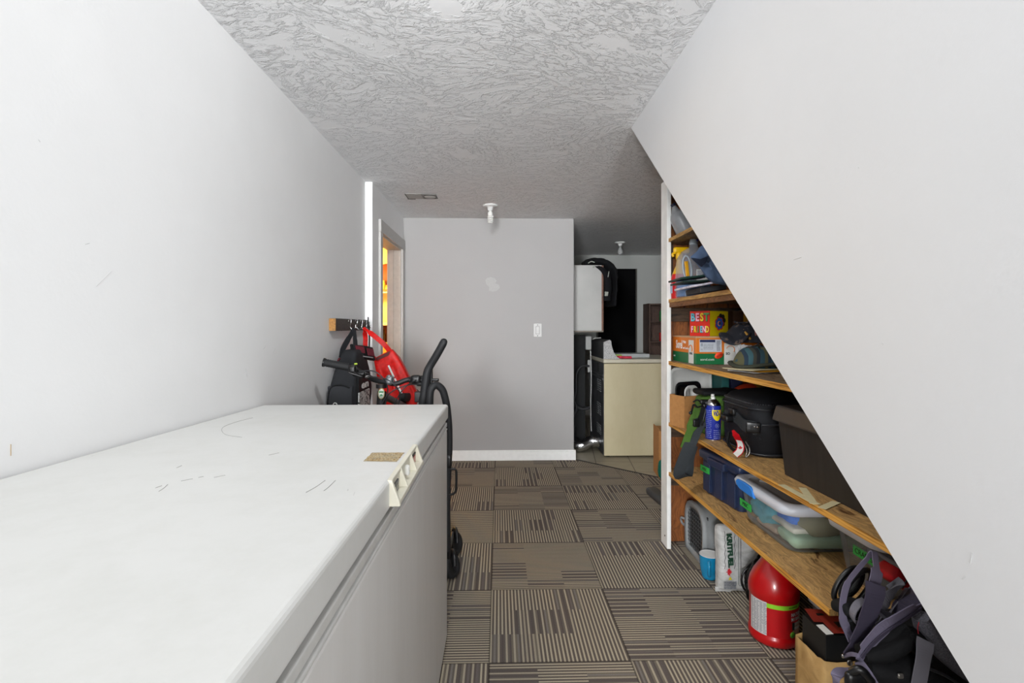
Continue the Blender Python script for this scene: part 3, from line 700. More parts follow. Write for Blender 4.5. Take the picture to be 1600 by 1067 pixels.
    mb = MB(Mb @ Matrix.Diagonal((.6, 1, 1, 1))).lathe([(.0265, 0), (.0265, .003), (.024, .005), (0, .005)], 28).build('head_badge', M('gold badge rim', 'b9a868', .35, .5), t)
    mb = MB(Mb @ Matrix.Diagonal((.6, 1, 1, 1))).lathe([(.0225, .0045), (.0225, .0056), (0, .0058)], 24).build('badge_face', M('pale badge face', 'c9cfc4', .4, var=.2, vscale=150), t)
    MB(Mb).box((-.011, .004, .0058), (.011, .012, .0063)).build('badge_band', M('badge green ink', '2c7a45', .5), t)
    mb = MB(Mb).prism([(-.008, -.012), (.008, -.012), (.005, -.004), (0, -.001), (-.005, -.004)], .0058, .0064).build('badge_motif', M('badge green ink', '2c7a45', .5), t)
    cab = [[(561, 580, 2.34), (584, 580, 2.33), (600, 593, 2.33), (606, 612, 2.36), (600, 640, 2.42)],
           [(574, 588, 2.35), (603, 592, 2.30), (620, 606, 2.30), (625, 620, 2.33), (618, 650, 2.4)],
           [(662, 602, 2.44), (640, 601, 2.38), (612, 612, 2.36), (597, 632, 2.38), (592, 660, 2.44)],
           [(650, 594, 2.44), (634, 604, 2.36), (622, 620, 2.36), (612, 645, 2.42)]]
    for k_, L in enumerate(cab): MB().tube(sm([at(*p) for p in L], 7), .0028, 7).build('brake_cable', M('cable housing', '2a2b2e' if k_ != 3 else '50524f', .35), t)
bicycle()

def stroller():
    Y = 2.33; fo = M('black foam grip', '1b1c1f', .6, var=.2, vscale=300, bump=.2)
    t = thing('folded_stroller', (-.25, 2.42, 0), 'black folded stroller with foam covered handles behind the freezer corner', 'stroller')
    A = [at(693.2, 534.5, Y - .02), at(690, 541, Y - .02), at(681, 557, Y - .01), at(673, 570, Y), at(668, 580, Y), at(665.5, 595, Y), at(663.5, 612, Y), at(661, 635, Y), at(659, 700, Y + .02)]
    P = sm(A, 6); n = len(P)
    rr = [.013 if i == 0 else .0175 if i < 22 else .0175 + .0035 * min(1, (i - 22) / 20) for i in range(n)]
    MB().tube(P, rr, 16).build('handle', fo, t)
    MB().rbox(P[0], (.034, .034, .034), .017, 3).build('handle_end', fo, t)
    MB().tube([at(674, 574, Y + .02), at(674, 600, Y + .02), at(673, 640, Y + .02)], .0065, 8).build('inner_rod', blackp, t)
    MB().rbox(at(680, 593.5, Y + .01), (.034, .02, .014), .005, 3).build('clip', blackp, t)
    A = [at(671, 700, Y - .05), at(671.5, 640, Y - .06), at(672, 616, Y - .06), at(675, 606, Y - .06), at(682, 602, Y - .05), at(690.5, 608, Y - .04), at(695, 620, Y - .03), at(699, 640, Y - .01), at(702, 668, Y), at(702.5, 700, Y + .01), at(701, 730, Y + .02), at(699, 800, Y + .04), at(699, 860, Y + .06)]
    P = sm(A, 6); MB().tube(P, [.0165 if i < 40 else .0165 - .003 * min(1, (i - 40) / 10) for i in range(len(P))], 16).build('loop_handle', fo, t)
    MB().box(at(648, 612, Y) - Vector((0, .01, 0)), at(660, 628, Y) + Vector((0, .02, 0))).build('bracket', blackp, t, bevel=.003)
    q = [at(704, 733, Y), at(710, 733, Y), at(713, 738, Y), at(712.5, 764, Y), at(709, 771, Y), at(702, 773, Y)]
    MB().tube(sm(q, 5), .0055, 8).build('side_grip', blackp, t)
    MB().rbox(at(701, 720, Y + .01), (.03, .03, .06), .01, 3).build('joint', blackp, t)
    # frame legs and wheels
    MB().tube([at(661, 640, Y + .03), (-.33, 2.42, .5), (-.30, 2.45, .09)], .011, 10).tube([at(700, 800, Y + .04), (-.235, 2.40, .10)], .011, 10).tube([(-.33, 2.42, .5), (-.235, 2.36, .55)], .008, 8).build('frame', blackp, t)
    for (x, y, r_) in ((-.228, 2.42, .055), (-.236, 2.66, .060), (-.34, 2.44, .055), (-.34, 2.66, .058)):
        Mx = Matrix.Translation((x, y, r_)) @ Matrix.Rotation(radians(74), 4, 'Y') @ Matrix.Rotation(pi / 7, 4, 'X')
        MB(Mx).lathe([(.0, -.012), (r_ * .55, -.016), (r_ * .62, -.020), (r_ * .9, -.020), (r_, -.010), (r_, .010), (r_ * .9, .020), (r_ * .62, .020), (r_ * .55, .016), (0, .012)], 28).build('wheel', blackr, t)
        MB().tube(sm([(x - .02, y + .02, r_ * 1.2), (x, y + .02, r_ * 2.15), (x + .015, y - .02, r_ * 2.0), (x + .02, y - .045, r_ * 1.3)], 4), [.012] * 13, 8, flat=.6).build('wheel_guard', blackp, t)
    MB().tube([(-.30, 2.45, .12), (-.30, 2.62, .12)], .01, 8).tube([(-.24, 2.41, .12), (-.24, 2.64, .12)], .01, 8).tube([(-.30, 2.53, .12), (-.24, 2.53, .12)], .009, 8).build('axle', blackp, t)
stroller()

# ================================================================== LAUNDRY CORNER
def dryer():
    x0, y0 = .944, 4.605; x1, y1 = 1.66, 5.31; H = .89
    t = thing('clothes_dryer', ((x0 + x1) / 2, (y0 + y1) / 2, 0), 'cream clothes dryer seen from its side on the beige tiles', 'dryer')
    k = NT('almond enamel'); n = k.noise(4, 5, k.scaled((1, 1, .5)), .7); s_ = k.noise(11, 4, k.scaled((1, 1, .8)), .8)
    k.set(Base_Color=k.mixc(k.math('MULTIPLY', k.ramp(s_, [(.66, (0, 0, 0)), (.75, (1, 1, 1))]), .5), k.ramp(n, [(.3, S('b5aa89')), (.7, S('c1b798'))]), S('7c7258')), Roughness=.4); cr = k.m
    MB().box((x0 + .004, y0, .015), (x1, y1, H - .04)).build('body', cr, t, bevel=.006)
    MB().box((x0 - .004, y0 - .006, H - .036), (x1 + .01, y1 + .004, H)).build('top', M('pale almond top', 'c2bcaa', .35, var=.03), t, bevel=.008)
    bp = MB().box((x0 - .001, y0 + .006, .02), (x0 + .004, y1 - .006, H - .04)).build('back_panel', M('dark galvanised panel', '4a4c4f', .5, .5, var=.35, vscale=9), t)
    for zc, ny in ((.58, 6), (.36, 6), (.18, 5)):
        for col in (0, 1):
            mb = MB()
            for i in range(ny): mb.box((x0 - .004, y0 + .12 + col * .11, zc + i * .020), (x0 - .001, y0 + .20 + col * .11, zc + i * .020 + .007))
            mb.build('vent_slots', M('slot highlight', '8e9092', .4, .6), bp)
    MB().box((x0 - .006, y0 + .02, .70), (x0 - .001, y1 - .02, .715)).box((x0 - .006, y0 + .02, .735), (x0 - .001, y1 - .02, .745)).build('panel_rib', steel, bp)
    MB().box((x0 - .003, y0 + .18, .755), (x0 - .001, y0 + .30, .84)).build('rating_label', M('dark rating label', '202122', .6), bp)
    pr = [(0, 0), (.155, 0), (.125, .02), (.095, .06), (.075, .12), (.068, .17), (.055, .178), (0, .155)]
    m = frame((x0 + .002, y0 + .03, H), (1, 0, 0), (0, 0, 1))
    MB(m).prism([(a, b * .98) for a, b in pr], -(y1 - y0 - .06), -.004).build('console', M('dark console', '3a3b3d', .45, .3, var=.2), t)
    k = NT('speckled end cap'); g = k.noise(420, 2); k.set(Base_Color=k.ramp(g, [(.42, S('6e6e6e')), (.55, S('c9c9c9'))]), Roughness=.5)
    m2 = frame((x0 + .004, y0 + .026, H), (1, 0, 0), (0, 0, 1))
    MB(m2).prism([(a * .97 + .002, b * .98) for a, b in pr], -.006, .003).build('console_end', k.m, t)
    for a in (x0 + .05, x1 - .05):
        for b in (y0 + .06, y1 - .06): MB(TR((a, b, 0))).lathe([(.02, 0), (.015, .02)], 12).build('foot', blackr, t)
dryer()
def vent_hose():
    P = sm([(.938, 4.76, .115), (.90, 4.76, .115), (.855, 4.77, .11), (.80, 4.79, .075), (.745, 4.80, .062), (.70, 4.83, .075), (.685, 4.88, .14), (.69, 4.93, .22)], 12)
    rr = [.051 if i < 16 else .050 + (.005 if i % 2 else -.004) for i in range(len(P))]
    t = thing('vent_hose', (.80, 4.8, 0), 'crinkled silver foil vent hose behind the cream dryer', 'vent hose')
    MB().tube(P, rr, 18).build('hose', M('silver foil', 'b5b6b8', .22, 1, var=.1), t)
    MB().tube([(.925, 4.76, .115), (.91, 4.76, .115)], .054, 20).build('clamp', chrome, t)
vent_hose()
mb = MB().box((.72, 5.10, .02), (.86, 5.13, 1.10)); tag(mb.build('wall_board', M('dark backing board', '131415', .9, var=.3, vscale=6), bevel=.002), 'tall dark board standing behind the dryer hoses', 'board')
t = thing('water_tap_box', (.87, 4.98, .93), 'off-white plumbing box with pipes above the dryer hoses', 'plumbing box')
MB().box((.84, 4.95, .96), (.895, 5.0, 1.09)).build('box', M('dull grey plastic', '8e8f8d', .5), t, bevel=.004)
MB().tube(sm([(.91, 4.97, 1.06), (.935, 4.97, 1.07), (.99, 4.96, 1.075)], 5), .006, 8).tube(sm([(.89, 4.97, .95), (.895, 4.96, .7), (.888, 4.95, .4), (.895, 4.95, .17)], 6), .006, 8).build('pipe', M('grey pipe', '9a9a98', .4, .4), t)
MB().box((.86, 4.955, .74), (.885, 4.98, .86)).build('outlet', M('dull grey plastic', '8e8f8d', .5), t, bevel=.003)
for k_, L in enumerate(([(.875, 4.96, .80), (.80, 4.95, .80), (.75, 4.95, .72), (.745, 4.95, .55), (.70, 4.95, .40)], [(.87, 4.93, .40), (.80, 4.92, .39), (.74, 4.92, .42), (.70, 4.92, .45)], [(.69, 4.86, .55), (.72, 4.87, .47), (.74, 4.88, .40), (.70, 4.9, .30)])):
    tag(MB().tube(sm(L, 8), .013 if k_ != 1 else .016, 8).build('water_hose', blackr), ['black water hose arching down from the outlet behind the dryer', 'black drain hose lying level behind the dryer', 'black hose curving down beside the centre wall end'][k_], 'hose')
t = thing('wall_cabinet', (.83, 5.2, 1.14), 'white wall cabinet with a worn brown edge above the dryer', 'cabinet')
MB().box((.666, 4.90, 1.145), (.985, 5.55, 1.775)).build('body', M('off white cabinet side', 'b0afac', .5, var=.06, vscale=4), t, bevel=.002)
MB().box((.985, 4.895, 1.14), (1.002, 5.55, 1.772)).build('door', wood_mat('worn reddish edge', '8a6250', '5b3f33', 'Z', 2), t, bevel=.002)
MB().box((.664, 4.893, 1.132), (1.0, 4.91, 1.146)).build('bottom_trim', M('grey brown trim', '7d746a', .6), t)
# jacket thrown over the cabinet
def jacket():
    t = thing('jacket', (1.0, 5.0, 1.35), 'black jacket with reflective stripes draped over the white wall cabinet', 'jacket')
    bk = fabric('black jacket cloth', '0f1013', .85)
    pr = [at(914, 412, 4.97), at(925, 407, 4.97), at(945, 410, 4.97), at(957, 419, 4.97), at(961, 432, 4.97), at(960, 455, 4.97), at(957, 478, 4.97)]
    P = sm(pr, 8); rings = []
    for i, p in enumerate(P):
        f_ = i / (len(P) - 1); wd = .10 + .12 * f_; th = .020 + .018 * sin(pi * min(1, f_ * 1.25)) ** 2 + .006
        tg = (P[min(i + 1, len(P) - 1)] - P[max(0, i - 1)]).normalized(); up = Vector((0, 1, 0)).cross(tg) * -1
        rings.append([p + Vector((0, wd * cos(2 * pi * j / 18) + .1, 0)) + up * th * sin(2 * pi * j / 18) + noise.noise_vector(Vector((i * .35, j * .7, 1))) * .012 for j in range(18)])
    MB().loft(rings).build('body', bk, t)
    # sleeve lying over the cabinet's side
    rings = []
    for i, p in enumerate(sm([at(935, 416, 4.90), at(947, 428, 4.89), at(950, 445, 4.89), at(949, 462, 4.89), at(949, 470, 4.89)], 6)):
        rings.append([p + Vector((.036 * cos(2 * pi * j / 12) , .022 * sin(2 * pi * j / 12), 0)) + noise.noise_vector(Vector((i * .5, j, 5))) * .006 for j in range(12)])
    MB().loft(rings).build('sleeve', bk, t)
    rf = M('reflective stripe', '9fa39a', .3, var=.3, vscale=90)
    MB().tube(sm([at(919, 411, 4.86), at(924, 408.5, 4.86), at(929, 410, 4.86)], 5), .005, 6).build('reflective_stripe', rf, t)
    MB().rbox(at(927.5, 417, 4.87), (.02, .01, .02), .004, 2).build('reflective_patch', rf, t)
    MB().tube([at(951.5, 424, 4.862), at(950, 433, 4.862)], .004, 6).build('reflective_stripe', rf, t)
    MB().rbox(at(947.5, 459, 4.862), (.035, .012, .04), .006, 2, amp=.006, fr=40).build('cuff_patch', rf, t)
jacket()
# dark doorway on the laundry back wall, its shade put in as a black slab
a, b = at(934, 420, YF), at(992.5, 555, YF)
d = struct(MB().box((a.x, YF - .02, 0), (b.x, YF - .005, a.z)).build('dark_doorway', M('doorway shade black', '050506', .9, var=.2, vscale=3, spec=.1)))
MB().box((b.x, YF - .03, 0), (b.x + .018, YF - .004, a.z + .0)).box((a.x - .018, YF - .03, 0), (a.x, YF - .004, a.z)).build('frame_edge', M('dark bronze frame', '3a3632', .5), d)
MB().box((a.x, YF - .045, .78), (b.x + .02, YF - .02, .80)).build('door_ledge', M('dark ledge', '55524d', .5), d)
# dark wooden shelf cabinet by the far wall
a, b = at(1014, 474, 6.55), at(1060, 560, 6.55)
t = thing('shelf_cabinet', ((a.x + b.x) / 2, 6.68, 0), 'dark brown open wooden shelf cabinet against the laundry back wall', 'cabinet')
dw = wood_mat('dark walnut boards', '4a3226', '21150f', 'Z', 1.2)
MB().box((a.x, 6.55, 0), (a.x + .02, 6.82, a.z)).build('side_panel', dw, t); MB().box((b.x, 6.55, 0), (b.x + .02, 6.82, a.z)).build('side_panel', dw, t)
MB().box((a.x + .02, 6.80, 0), (b.x, 6.82, a.z)).build('back_panel', dw, t)
for z in (.1, .78, .98, 1.24, a.z - .02): MB().box((a.x + .02, 6.56, z), (b.x, 6.80, z + .018)).build('shelf', dw, t)
tag(MB(TR((onx(1037, 500, 1).x * 0 + at(1035.5, 500, 6.6).x, 6.64, 1.258))).lathe([(.03, 0), (.03, .12), (.012, .15), (.012, .17)], 14).build('bottle', M('green plastic', '1f6e38', .4)), 'small green bottle on the dark shelf cabinet', 'bottle')
tag(MB(TR((at(1035.5, 520, 6.6).x, 6.64, .998))).lathe([(.033, 0), (.033, .10), (.030, .11)], 14).build('can', M('red tin', 'a01a18', .4)), 'red tin on the dark shelf cabinet below the green bottle', 'can')
# on the dryer
tag(MB().rbox((1.27, 4.95, .908), (.32, .24, .036), .006, 3).build('storage_tray', M('pale grey tray', 'a2a5a6', .5)), 'flat pale grey tray lying on top of the dryer', 'tray')
tag(MB().rbox((1.145, 4.70, .902), (.15, .10, .022), .010, 5, amp=.006, fr=18).build('folded_cloth', M('pink patterned cloth', 'c8344a', .8, var=.5, vscale=40)), 'pink patterned cloth on the dryer beside its speckled console', 'cloth')
tag(MB().rbox((1.10, 4.85, .912), (.12, .08, .018), .004, 3, TR((0, 0, 0))).build('green_packet', M('lime green packet', '8aa640', .6)), 'lime green packet behind the pink cloth on the dryer', 'packet')
# carton, teal bag and floor brush beside the post
A = onz(1029, 743, 0)
t = thing('cardboard_box', (1.35, 4.0, 0), 'tall brown carton on the tiles between dryer and white post', 'box')
m = TR((at(1029, 700, 4.0).x + .11, 4.05, 0), radians(-6))
MB(m).box((-.11, -.1, 0), (.16, .12, .37)).build('body', card, t, bevel=.003)
MB(m).box((-.11, -.102, .365), (-.105, .12, .385)).build('flap', card, t)
tag(MB().rbox(at(1041, 735, 3.55) + Vector((.0, 0, -.0)), (.10, .16, .15), .05, 5, amp=.012, fr=14, seed=4).build('cloth_bag', fabric('teal cloth', '0f6b5c', .8)), 'teal cloth bag bulging out behind the white post', 'bag')
def brush():
    t = thing('vacuum_floor_head', (1.02, 3.05, 0), 'dark grey vacuum floor head lying on the carpet behind the white post', 'vacuum cleaner')
    a, b = onz(1019, 773, .0), onz(1050, 800, 0)
    c = a.lerp(b, .5); d = (b - a).normalized(); m = frame(c + Vector((0, 0, .028)), d, Vector((0, 0, 1)).cross(d))
    MB(m).rbox((.01, 0, 0), ((b - a).length + .06, .085, .05), .018, 4).build('head', M('dark grey plastic', '3d3e40', .5), t)
    MB().tube(sm([c + Vector((.02, .01, .03)), at(1038, 768, c.y + .1), at(1046, 748, c.y + .25), at(1050, 730, c.y + .4)], 5), .016, 8).build('tube', blackp, t)
brush()
# side room furnishings seen through the door gap
t = thing('side_room_shelf', (-1.6, 6.2, 1.6), 'wooden wall shelf in the warm lit room beyond the doorway', 'shelf')
MB().box((-2.2, 6.0, 1.60), (-1.02, 6.3, 1.622)).build('board', wood_mat('honey wood', 'b9772c', '7d4a17', 'X', 1.5), t)
MB().box((-2.2, 6.02, 1.58), (-1.02, 6.04, 1.60)).build('edge', whitep, t)
m = Matrix.Translation((-1.335, 6.16, 1.80)) @ Matrix.Rotation(pi / 2, 4, 'X')
tag(MB(m).lathe([(0, -.01), (.10, -.012), (.13, -.02), (.14, 0), (.13, .01), (0, .012)], 30).build('round_tray', wood_mat('reddish brown wood', '7a3413', '46200c', 'X', 1)), 'round reddish brown tray leaning on the shelf beyond the doorway', 'tray')
tag(MB(TR((-1.375, 6.09, 1.622))).lathe([(.025, 0), (.03, .07), (.02, .09), (.02, .11)], 14).build('jar', M('cream jar', 'ddb76a', .4)), 'cream jar on the shelf beyond the doorway', 'jar')
tag(MB(TR((-1.315, 6.07, 1.622))).lathe([(.022, 0), (.026, .05), (.0, .06)], 14).build('figurine', M('orange ceramic', 'c9772a', .4)), 'small orange ceramic piece beside the cream jar beyond the doorway', 'ornament')
t = thing('side_room_counter', (-1.6, 6.1, 0), 'tall cupboard with open niche in the warm room beyond the doorway', 'cupboard')
MB().box((-2.0, 5.95, 0), (-1.03, 6.28, 1.0)).build('lower_cupboard', M('cream cupboard', 'dcb765', .5), t)
MB().box((-2.0, 5.95, 1.2), (-1.03, 6.28, 1.235)).build('upper_board', whitep, t)
MB().box((-2.0, 6.26, 1.0), (-1.03, 6.28, 1.2)).build('niche_back', wood_mat('reddish brown wood', '7a3413', '46200c', 'X', 1), t)
for k_, (x, h_) in enumerate(((-1.40, .12), (-1.352, .15), (-1.305, .17))):
    tag(MB(TR((x, 6.05, 1.0))).lathe([(.018, 0), (.018, h_ * .6), (.007, h_ * .75), (.007, h_)], 12).build('bottle', M('dark glass', '2a150c', .2)), ['shortest dark bottle in the niche beyond the doorway', 'middle dark bottle in the niche beyond the doorway', 'tallest dark bottle in the niche beyond the doorway'][k_], 'bottle', 'bottles in the side room niche')

# ================================================================== SHELVING UNDER THE STAIRS
SX = .90; Z4, Z3, Z2, Z1, Z0 = .410, .674, 1.000, 1.327, 1.650
def shelving():
    t = thing('shelving_unit', (1.15, 1.9, 0), 'rough plywood shelving built in under the stairs', 'shelves')
    top = wood_mat('plywood shelf top', 'd2a669', '64411f', 'Y', 1.5, dirt=.8); edge = ply_edge()
    topg = wood_mat('weathered plywood top', 'a0866a', '46321f', 'Y', 1.6, dirt=.5)
    def board(z, y0, y1, th, mt, ed=None):
        mb = MB().box((SX + .003, y0, z - th), (1.455, y1, z)); mb.mat(1).box((SX, y0, z - th), (SX + .003, y1, z))
        return mb.build('shelf', [mt, ed or edge], t)
    s4 = board(Z4, 1.375, 2.795, .018, top); s3 = board(Z3, .84, 2.795, .018, top); s2 = board(Z2, 1.16, 2.795, .020, topg)
    pine = wood_mat('pine strip', 'c99a55', '94672f', 'Y', 1); brn = wood_mat('red brown cleat', '8a5a30', '54341b', 'Y', 1.2)
    s1 = board(Z1, 1.56, 2.795, .018, topg, pine)
    s0 = board(Z0, 1.96, 2.795, .018, topg, pine)
    MB().box((SX + .004, 1.56, Z1 - .042), (SX + .024, 2.795, Z1 - .018)).build('front_cleat', brn, t)
    pan = wood_mat('orange brown plywood panel', 'a05e2b', '5e3314', 'Z', 1.4)
    MB().box((SX + .02, 2.80, 0), (1.455, 2.815, 2.10)).build('side_panel', pan, t)
    cl = wood_mat('grey brown offcut', '5b4533', '2b2018', 'X', 1.2)
    for z in (Z4 - .018, Z3 - .018, Z2 - .020, Z1 - .042): MB().box((SX + .026, 2.765, z - .075), (1.44, 2.80, z)).build('cleat', cl, t, bevel=.002)
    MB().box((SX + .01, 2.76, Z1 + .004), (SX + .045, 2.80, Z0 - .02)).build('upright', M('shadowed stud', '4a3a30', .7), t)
    mb = MB().box((SX - .008, 2.70, 0), (SX + .014, 2.80, 1.97)); p = mb.build('post', M('scuffed white post paint', 'f2f2ef', .5, var=.07, vscale=14), t, bevel=.002); p['label'] = 'white painted front post'
    MB().tube([(SX - .0095, 2.735, .058), (SX - .004, 2.735, .058)], .0045, 10).build('screw_hole', M('dark hole', '111111', .9), p)
    tape = M('cream masking tape', 'd7cba0', .7, var=.06, vscale=50, bump=.1)
    tz = [0]
    def strip(a, b, w_, z=Z3 + .0012):
        z += tz[0]; tz[0] += .0006; A, B = onz(*a, z), onz(*b, z); MB().ribbon([A, A.lerp(B, .5), B], (Vector((0, 0, 1)).cross(B - A)), w_, .0008).build('masking_tape', tape, s3)
    strip((1221, 757), (1277, 788), .022); strip((1254, 762), (1272, 787), .022); strip((1284, 794), (1307, 784), .022)
shelving()

def textbox(mb, *a, **k): return mb.text(*a, **k)
# ---- top board: translucent bottle
P = sm([at(1053, 322, 2.68), at(1057, 333, 2.68), at(1066, 346, 2.67), at(1077, 368, 2.66)], 4)
t = thing('grey_bottle', (.96, 2.67, Z0), 'grey plastic bottle slumped on the topmost shelf', 'bottle')
MB().tube(P, [.010, .014, .018, .022, .034, .044, .05, .052, .054, .056, .057, .056, .052], 16).build('body', M('cloudy grey plastic', '8c8f92', .35, var=.1), t)
MB().tube([P[0] + Vector((-.008, 0, .012)), P[0]], .013, 12).build('cap', M('dark navy cap', '1c2238', .4), t)

# ---- shelf 1: jug, spray bottle, books, cloth
def rr(w_, d_, r_, z, n=5, dx=0, dy=0):
    out = []
    for qx, qy, a0 in ((1, 1, 0), (-1, 1, 90), (-1, -1, 180), (1, -1, 270)):
        for i in range(n): a = radians(a0 + 90 * i / (n - 1)); out.append((dx + qx * (w_ / 2 - r_) + r_ * cos(a), dy + qy * (d_ / 2 - r_) + r_ * sin(a), z))
    return out
def detergent_jug():
    c = (.985, 2.572, Z1)
    t = thing('detergent_jug', c, 'large clear jug half full of blue liquid on the second shelf from the top', 'jug')
    T = TR(c)
    prof = [(.155, .095, 0), (.172, .105, .01), (.174, .106, .10), (.172, .105, .17), (.158, .098, .205), (.118, .08, .235), (.07, .06, .250), (.042, .042, .256), (.040, .040, .272)]
    k = NT('milky jug plastic'); tr = k.n('ShaderNodeBsdfTransparent'); k.set(Base_Color=S('b9bec6'), Roughness=.28); mx = k.n('ShaderNodeMixShader'); mx.inputs[0].default_value = .32
    k.t.links.new(tr.outputs[0], mx.inputs[1]); k.t.links.new(k.b.outputs[0], mx.inputs[2]); k.t.links.new(mx.outputs[0], k.t.nodes['Material Output'].inputs['Surface'])
    MB(T).loft([rr(a, b, min(a, b) * .42, z) for a, b, z in prof]).build('body', k.m, t)
    MB(T).loft([rr(.160, .094, .038, .008), rr(.162, .095, .038, .086)]).build('liquid', M('blue washer fluid', '2f7cc4', .2, var=.05), t)
    MB(T).lathe([(.021, .270), (.021, .285), (.018, .287), (.018, .297), (0, .298)], 18).build('cap', M('frosted cap', 'a9b2bb', .25), t)
    MB(T).rbox((.013, .0, .292), (.014, .03, .01), .004, 2).build('cap_tab', M('violet blue tab', '2f2f9a', .4), t)
    # grip recess outline and the yellow thing seen through it
    m = frame((c[0] - .052, c[1] - .0545, c[2] + .145), (1, 0, .12), (0, 0, 1))
    MB(m).tube([(.021 * cos(a), .062 * sin(a) , 0) for a in [2 * pi * i / 24 for i in range(24)]], .004, 8, closed=True, flat=.6).build('grip_rim', MATS.get('frosted cap'), t)
    MB(m).rbox((-.002, -.002, -.001), (.018, .075, .006), .0028, 3).build('grip_opening', M('amber seen through grip', 'e0a012', .4), t)
    m = frame((c[0] + .035, c[1] - .0545, c[2] + .105), (1, 0, 0), (0, 0, 1))
    lb = MB(m).box((-.04, -.02, -.003), (.045, .035, .001)).build('label', paperw, t)
    mb = MB(m); lines(mb, Matrix.Translation((-.017, .010, .001)), .04, .04, 7, seed=4); mb.build('label_print', M('blue print', '46507a', .6), lb)
    MB(m).box((-.04, -.031, -.003), (.045, -.020, .0012)).build('label_band', M('red label band', 'a5121a', .5), lb)
detergent_jug()
def spray():
    c = (.943, 2.662, Z1)
    t = thing('spray_bottle', c, 'red and yellow spray bottle peeking out behind the blue liquid jug', 'bottle')
    T = TR(c)
    MB(T).loft([rr(.075, .055, .02, 0), rr(.08, .06, .025, .01), rr(.08, .06, .025, .11), rr(.07, .055, .025, .13)]).build('body', M('red bottle plastic', 'c40c14', .3), t)
    MB(T).loft([rr(.070, .055, .025, .13), rr(.045, .04, .018, .16), rr(.028, .028, .013, .18), rr(.026, .026, .012, .21)]).build('shoulder', M('yellow plastic', 'e3b100', .35), t)
    MB(T).rbox((.012, 0, .255), (.085, .028, .035), .012, 3).rbox((0, 0, .225), (.032, .032, .04), .01, 3).tube(sm([(-.018, 0, .245), (-.034, 0, .235), (-.030, 0, .222)], 4), .007, 8).build('trigger_head', MATS['yellow plastic'], t)
    MB(T).box((-.0415, -.015, .03), (-.040, .015, .08)).build('label', M('pale blue label', 'b8c6de', .5), t)
spray()
def slab_between(name, a, b, y0, y1, th, m, label, cat, amp=.002, tilt=0):
    A, B = at(*a, y0), at(*b, y0)
    c = (A + B) / 2; L = (B - A).length; x = B - A
    mb = MB(frame(c, x, (0, 1, 0))); mb.rbox((0, (y1 - y0) / 2, th / 2), (L, y1 - y0, th), min(.003, th / 2.2), 5, amp=amp, fr=9); o = mb.build(name, m)
    return tag(o, label, cat)
slab_between('paper_pad', (1095, 458), (1136, 452), 2.28, 2.46, .026, M('dark grey notebook', '2b2d31', .6), 'dark grey notebook lying at the bottom of the pile on the blue liquid shelf', 'notebook', .001)
tag(MB().box((.985, 2.27, Z1), (1.11, 2.30, Z1 + .012)).build('wood_shim', wood_mat('pine strip', 'c99a55', '94672f', 'Y', 1)), 'thin wooden strip under the dark grey notebook', 'wood strip')
slab_between('magazine', (1078, 450), (1127, 441), 2.26, 2.46, .010, M('white purple printed magazine', 'cfcad6', .5, var=.35, vscale=60), 'white and purple magazine between the green folder and grey notebook', 'magazine')
slab_between('folder', (1064, 437), (1116, 430), 2.30, 2.47, .010, M('dark green folder', '12352b', .5), 'dark green folder lying topmost in the pile in front of the blue liquid jug', 'folder', .003)
o = slab_between('booklet', (1067, 442), (1120, 438), 2.30, 2.47, .008, M('dark green cover', '0e2b22', .5), 'dark green booklet directly under the green folder', 'booklet', .003)
def jeans():
    t = thing('folded_jeans', (1.05, 2.25, Z1 + .06), 'faded blue jeans slumped beside the stair wall edge', 'jeans')
    dn = fabric('faded denim', '5d7191', .9, .2)
    out = [(1079, 401), (1088, 392), (1096, 383), (1112, 384), (1130, 410), (1150, 440), (1150, 446), (1134, 445), (1118, 440), (1104, 432), (1094, 420), (1086, 409)]
    f = [at(a, b, 2.20) for a, b in out]; c = sum(f, Vector()) / len(f)
    P_ = sm(f + [f[0]], 4)[:-1]
    rings = []
    for d, s_ in ((-.012, .25), (-.010, .5), (-.006, .75), (0, .93), (.012, 1), (.06, 1.02), (.12, .98), (.14, .85)):
        rings.append([c + (p - c) * s_ + Vector((0, d, 0)) + noise.noise_vector(p * 22 + Vector((d * 9, s_ * 2, 0))) * .009 + Vector((max(0, d) * .5, 0, 0)) for p in P_])
    MB().loft(rings).build('body', dn, t)
    fr_ = frame(at(1094, 408, 2.176), (1, 0, 0), (0, 0, 1)); pq = [fr_.inverted() @ at(a, b, 2.176) for a, b in ((1081, 403), (1094, 405), (1106, 400), (1102, 411), (1096, 417), (1088, 410))]
    MB(fr_).prism([(p.x, p.y) for p in pq], -.004, .004).build('pocket', fabric('dark denim', '252c3d', .9), t)
    MB().ribbon(sm([at(1079, 402, 2.18), at(1090, 404, 2.178), at(1101, 402, 2.18), at(1108, 396, 2.18)], 4), (0, 0, 1), .006, .004).build('waist_seam', dn, t)
jeans()

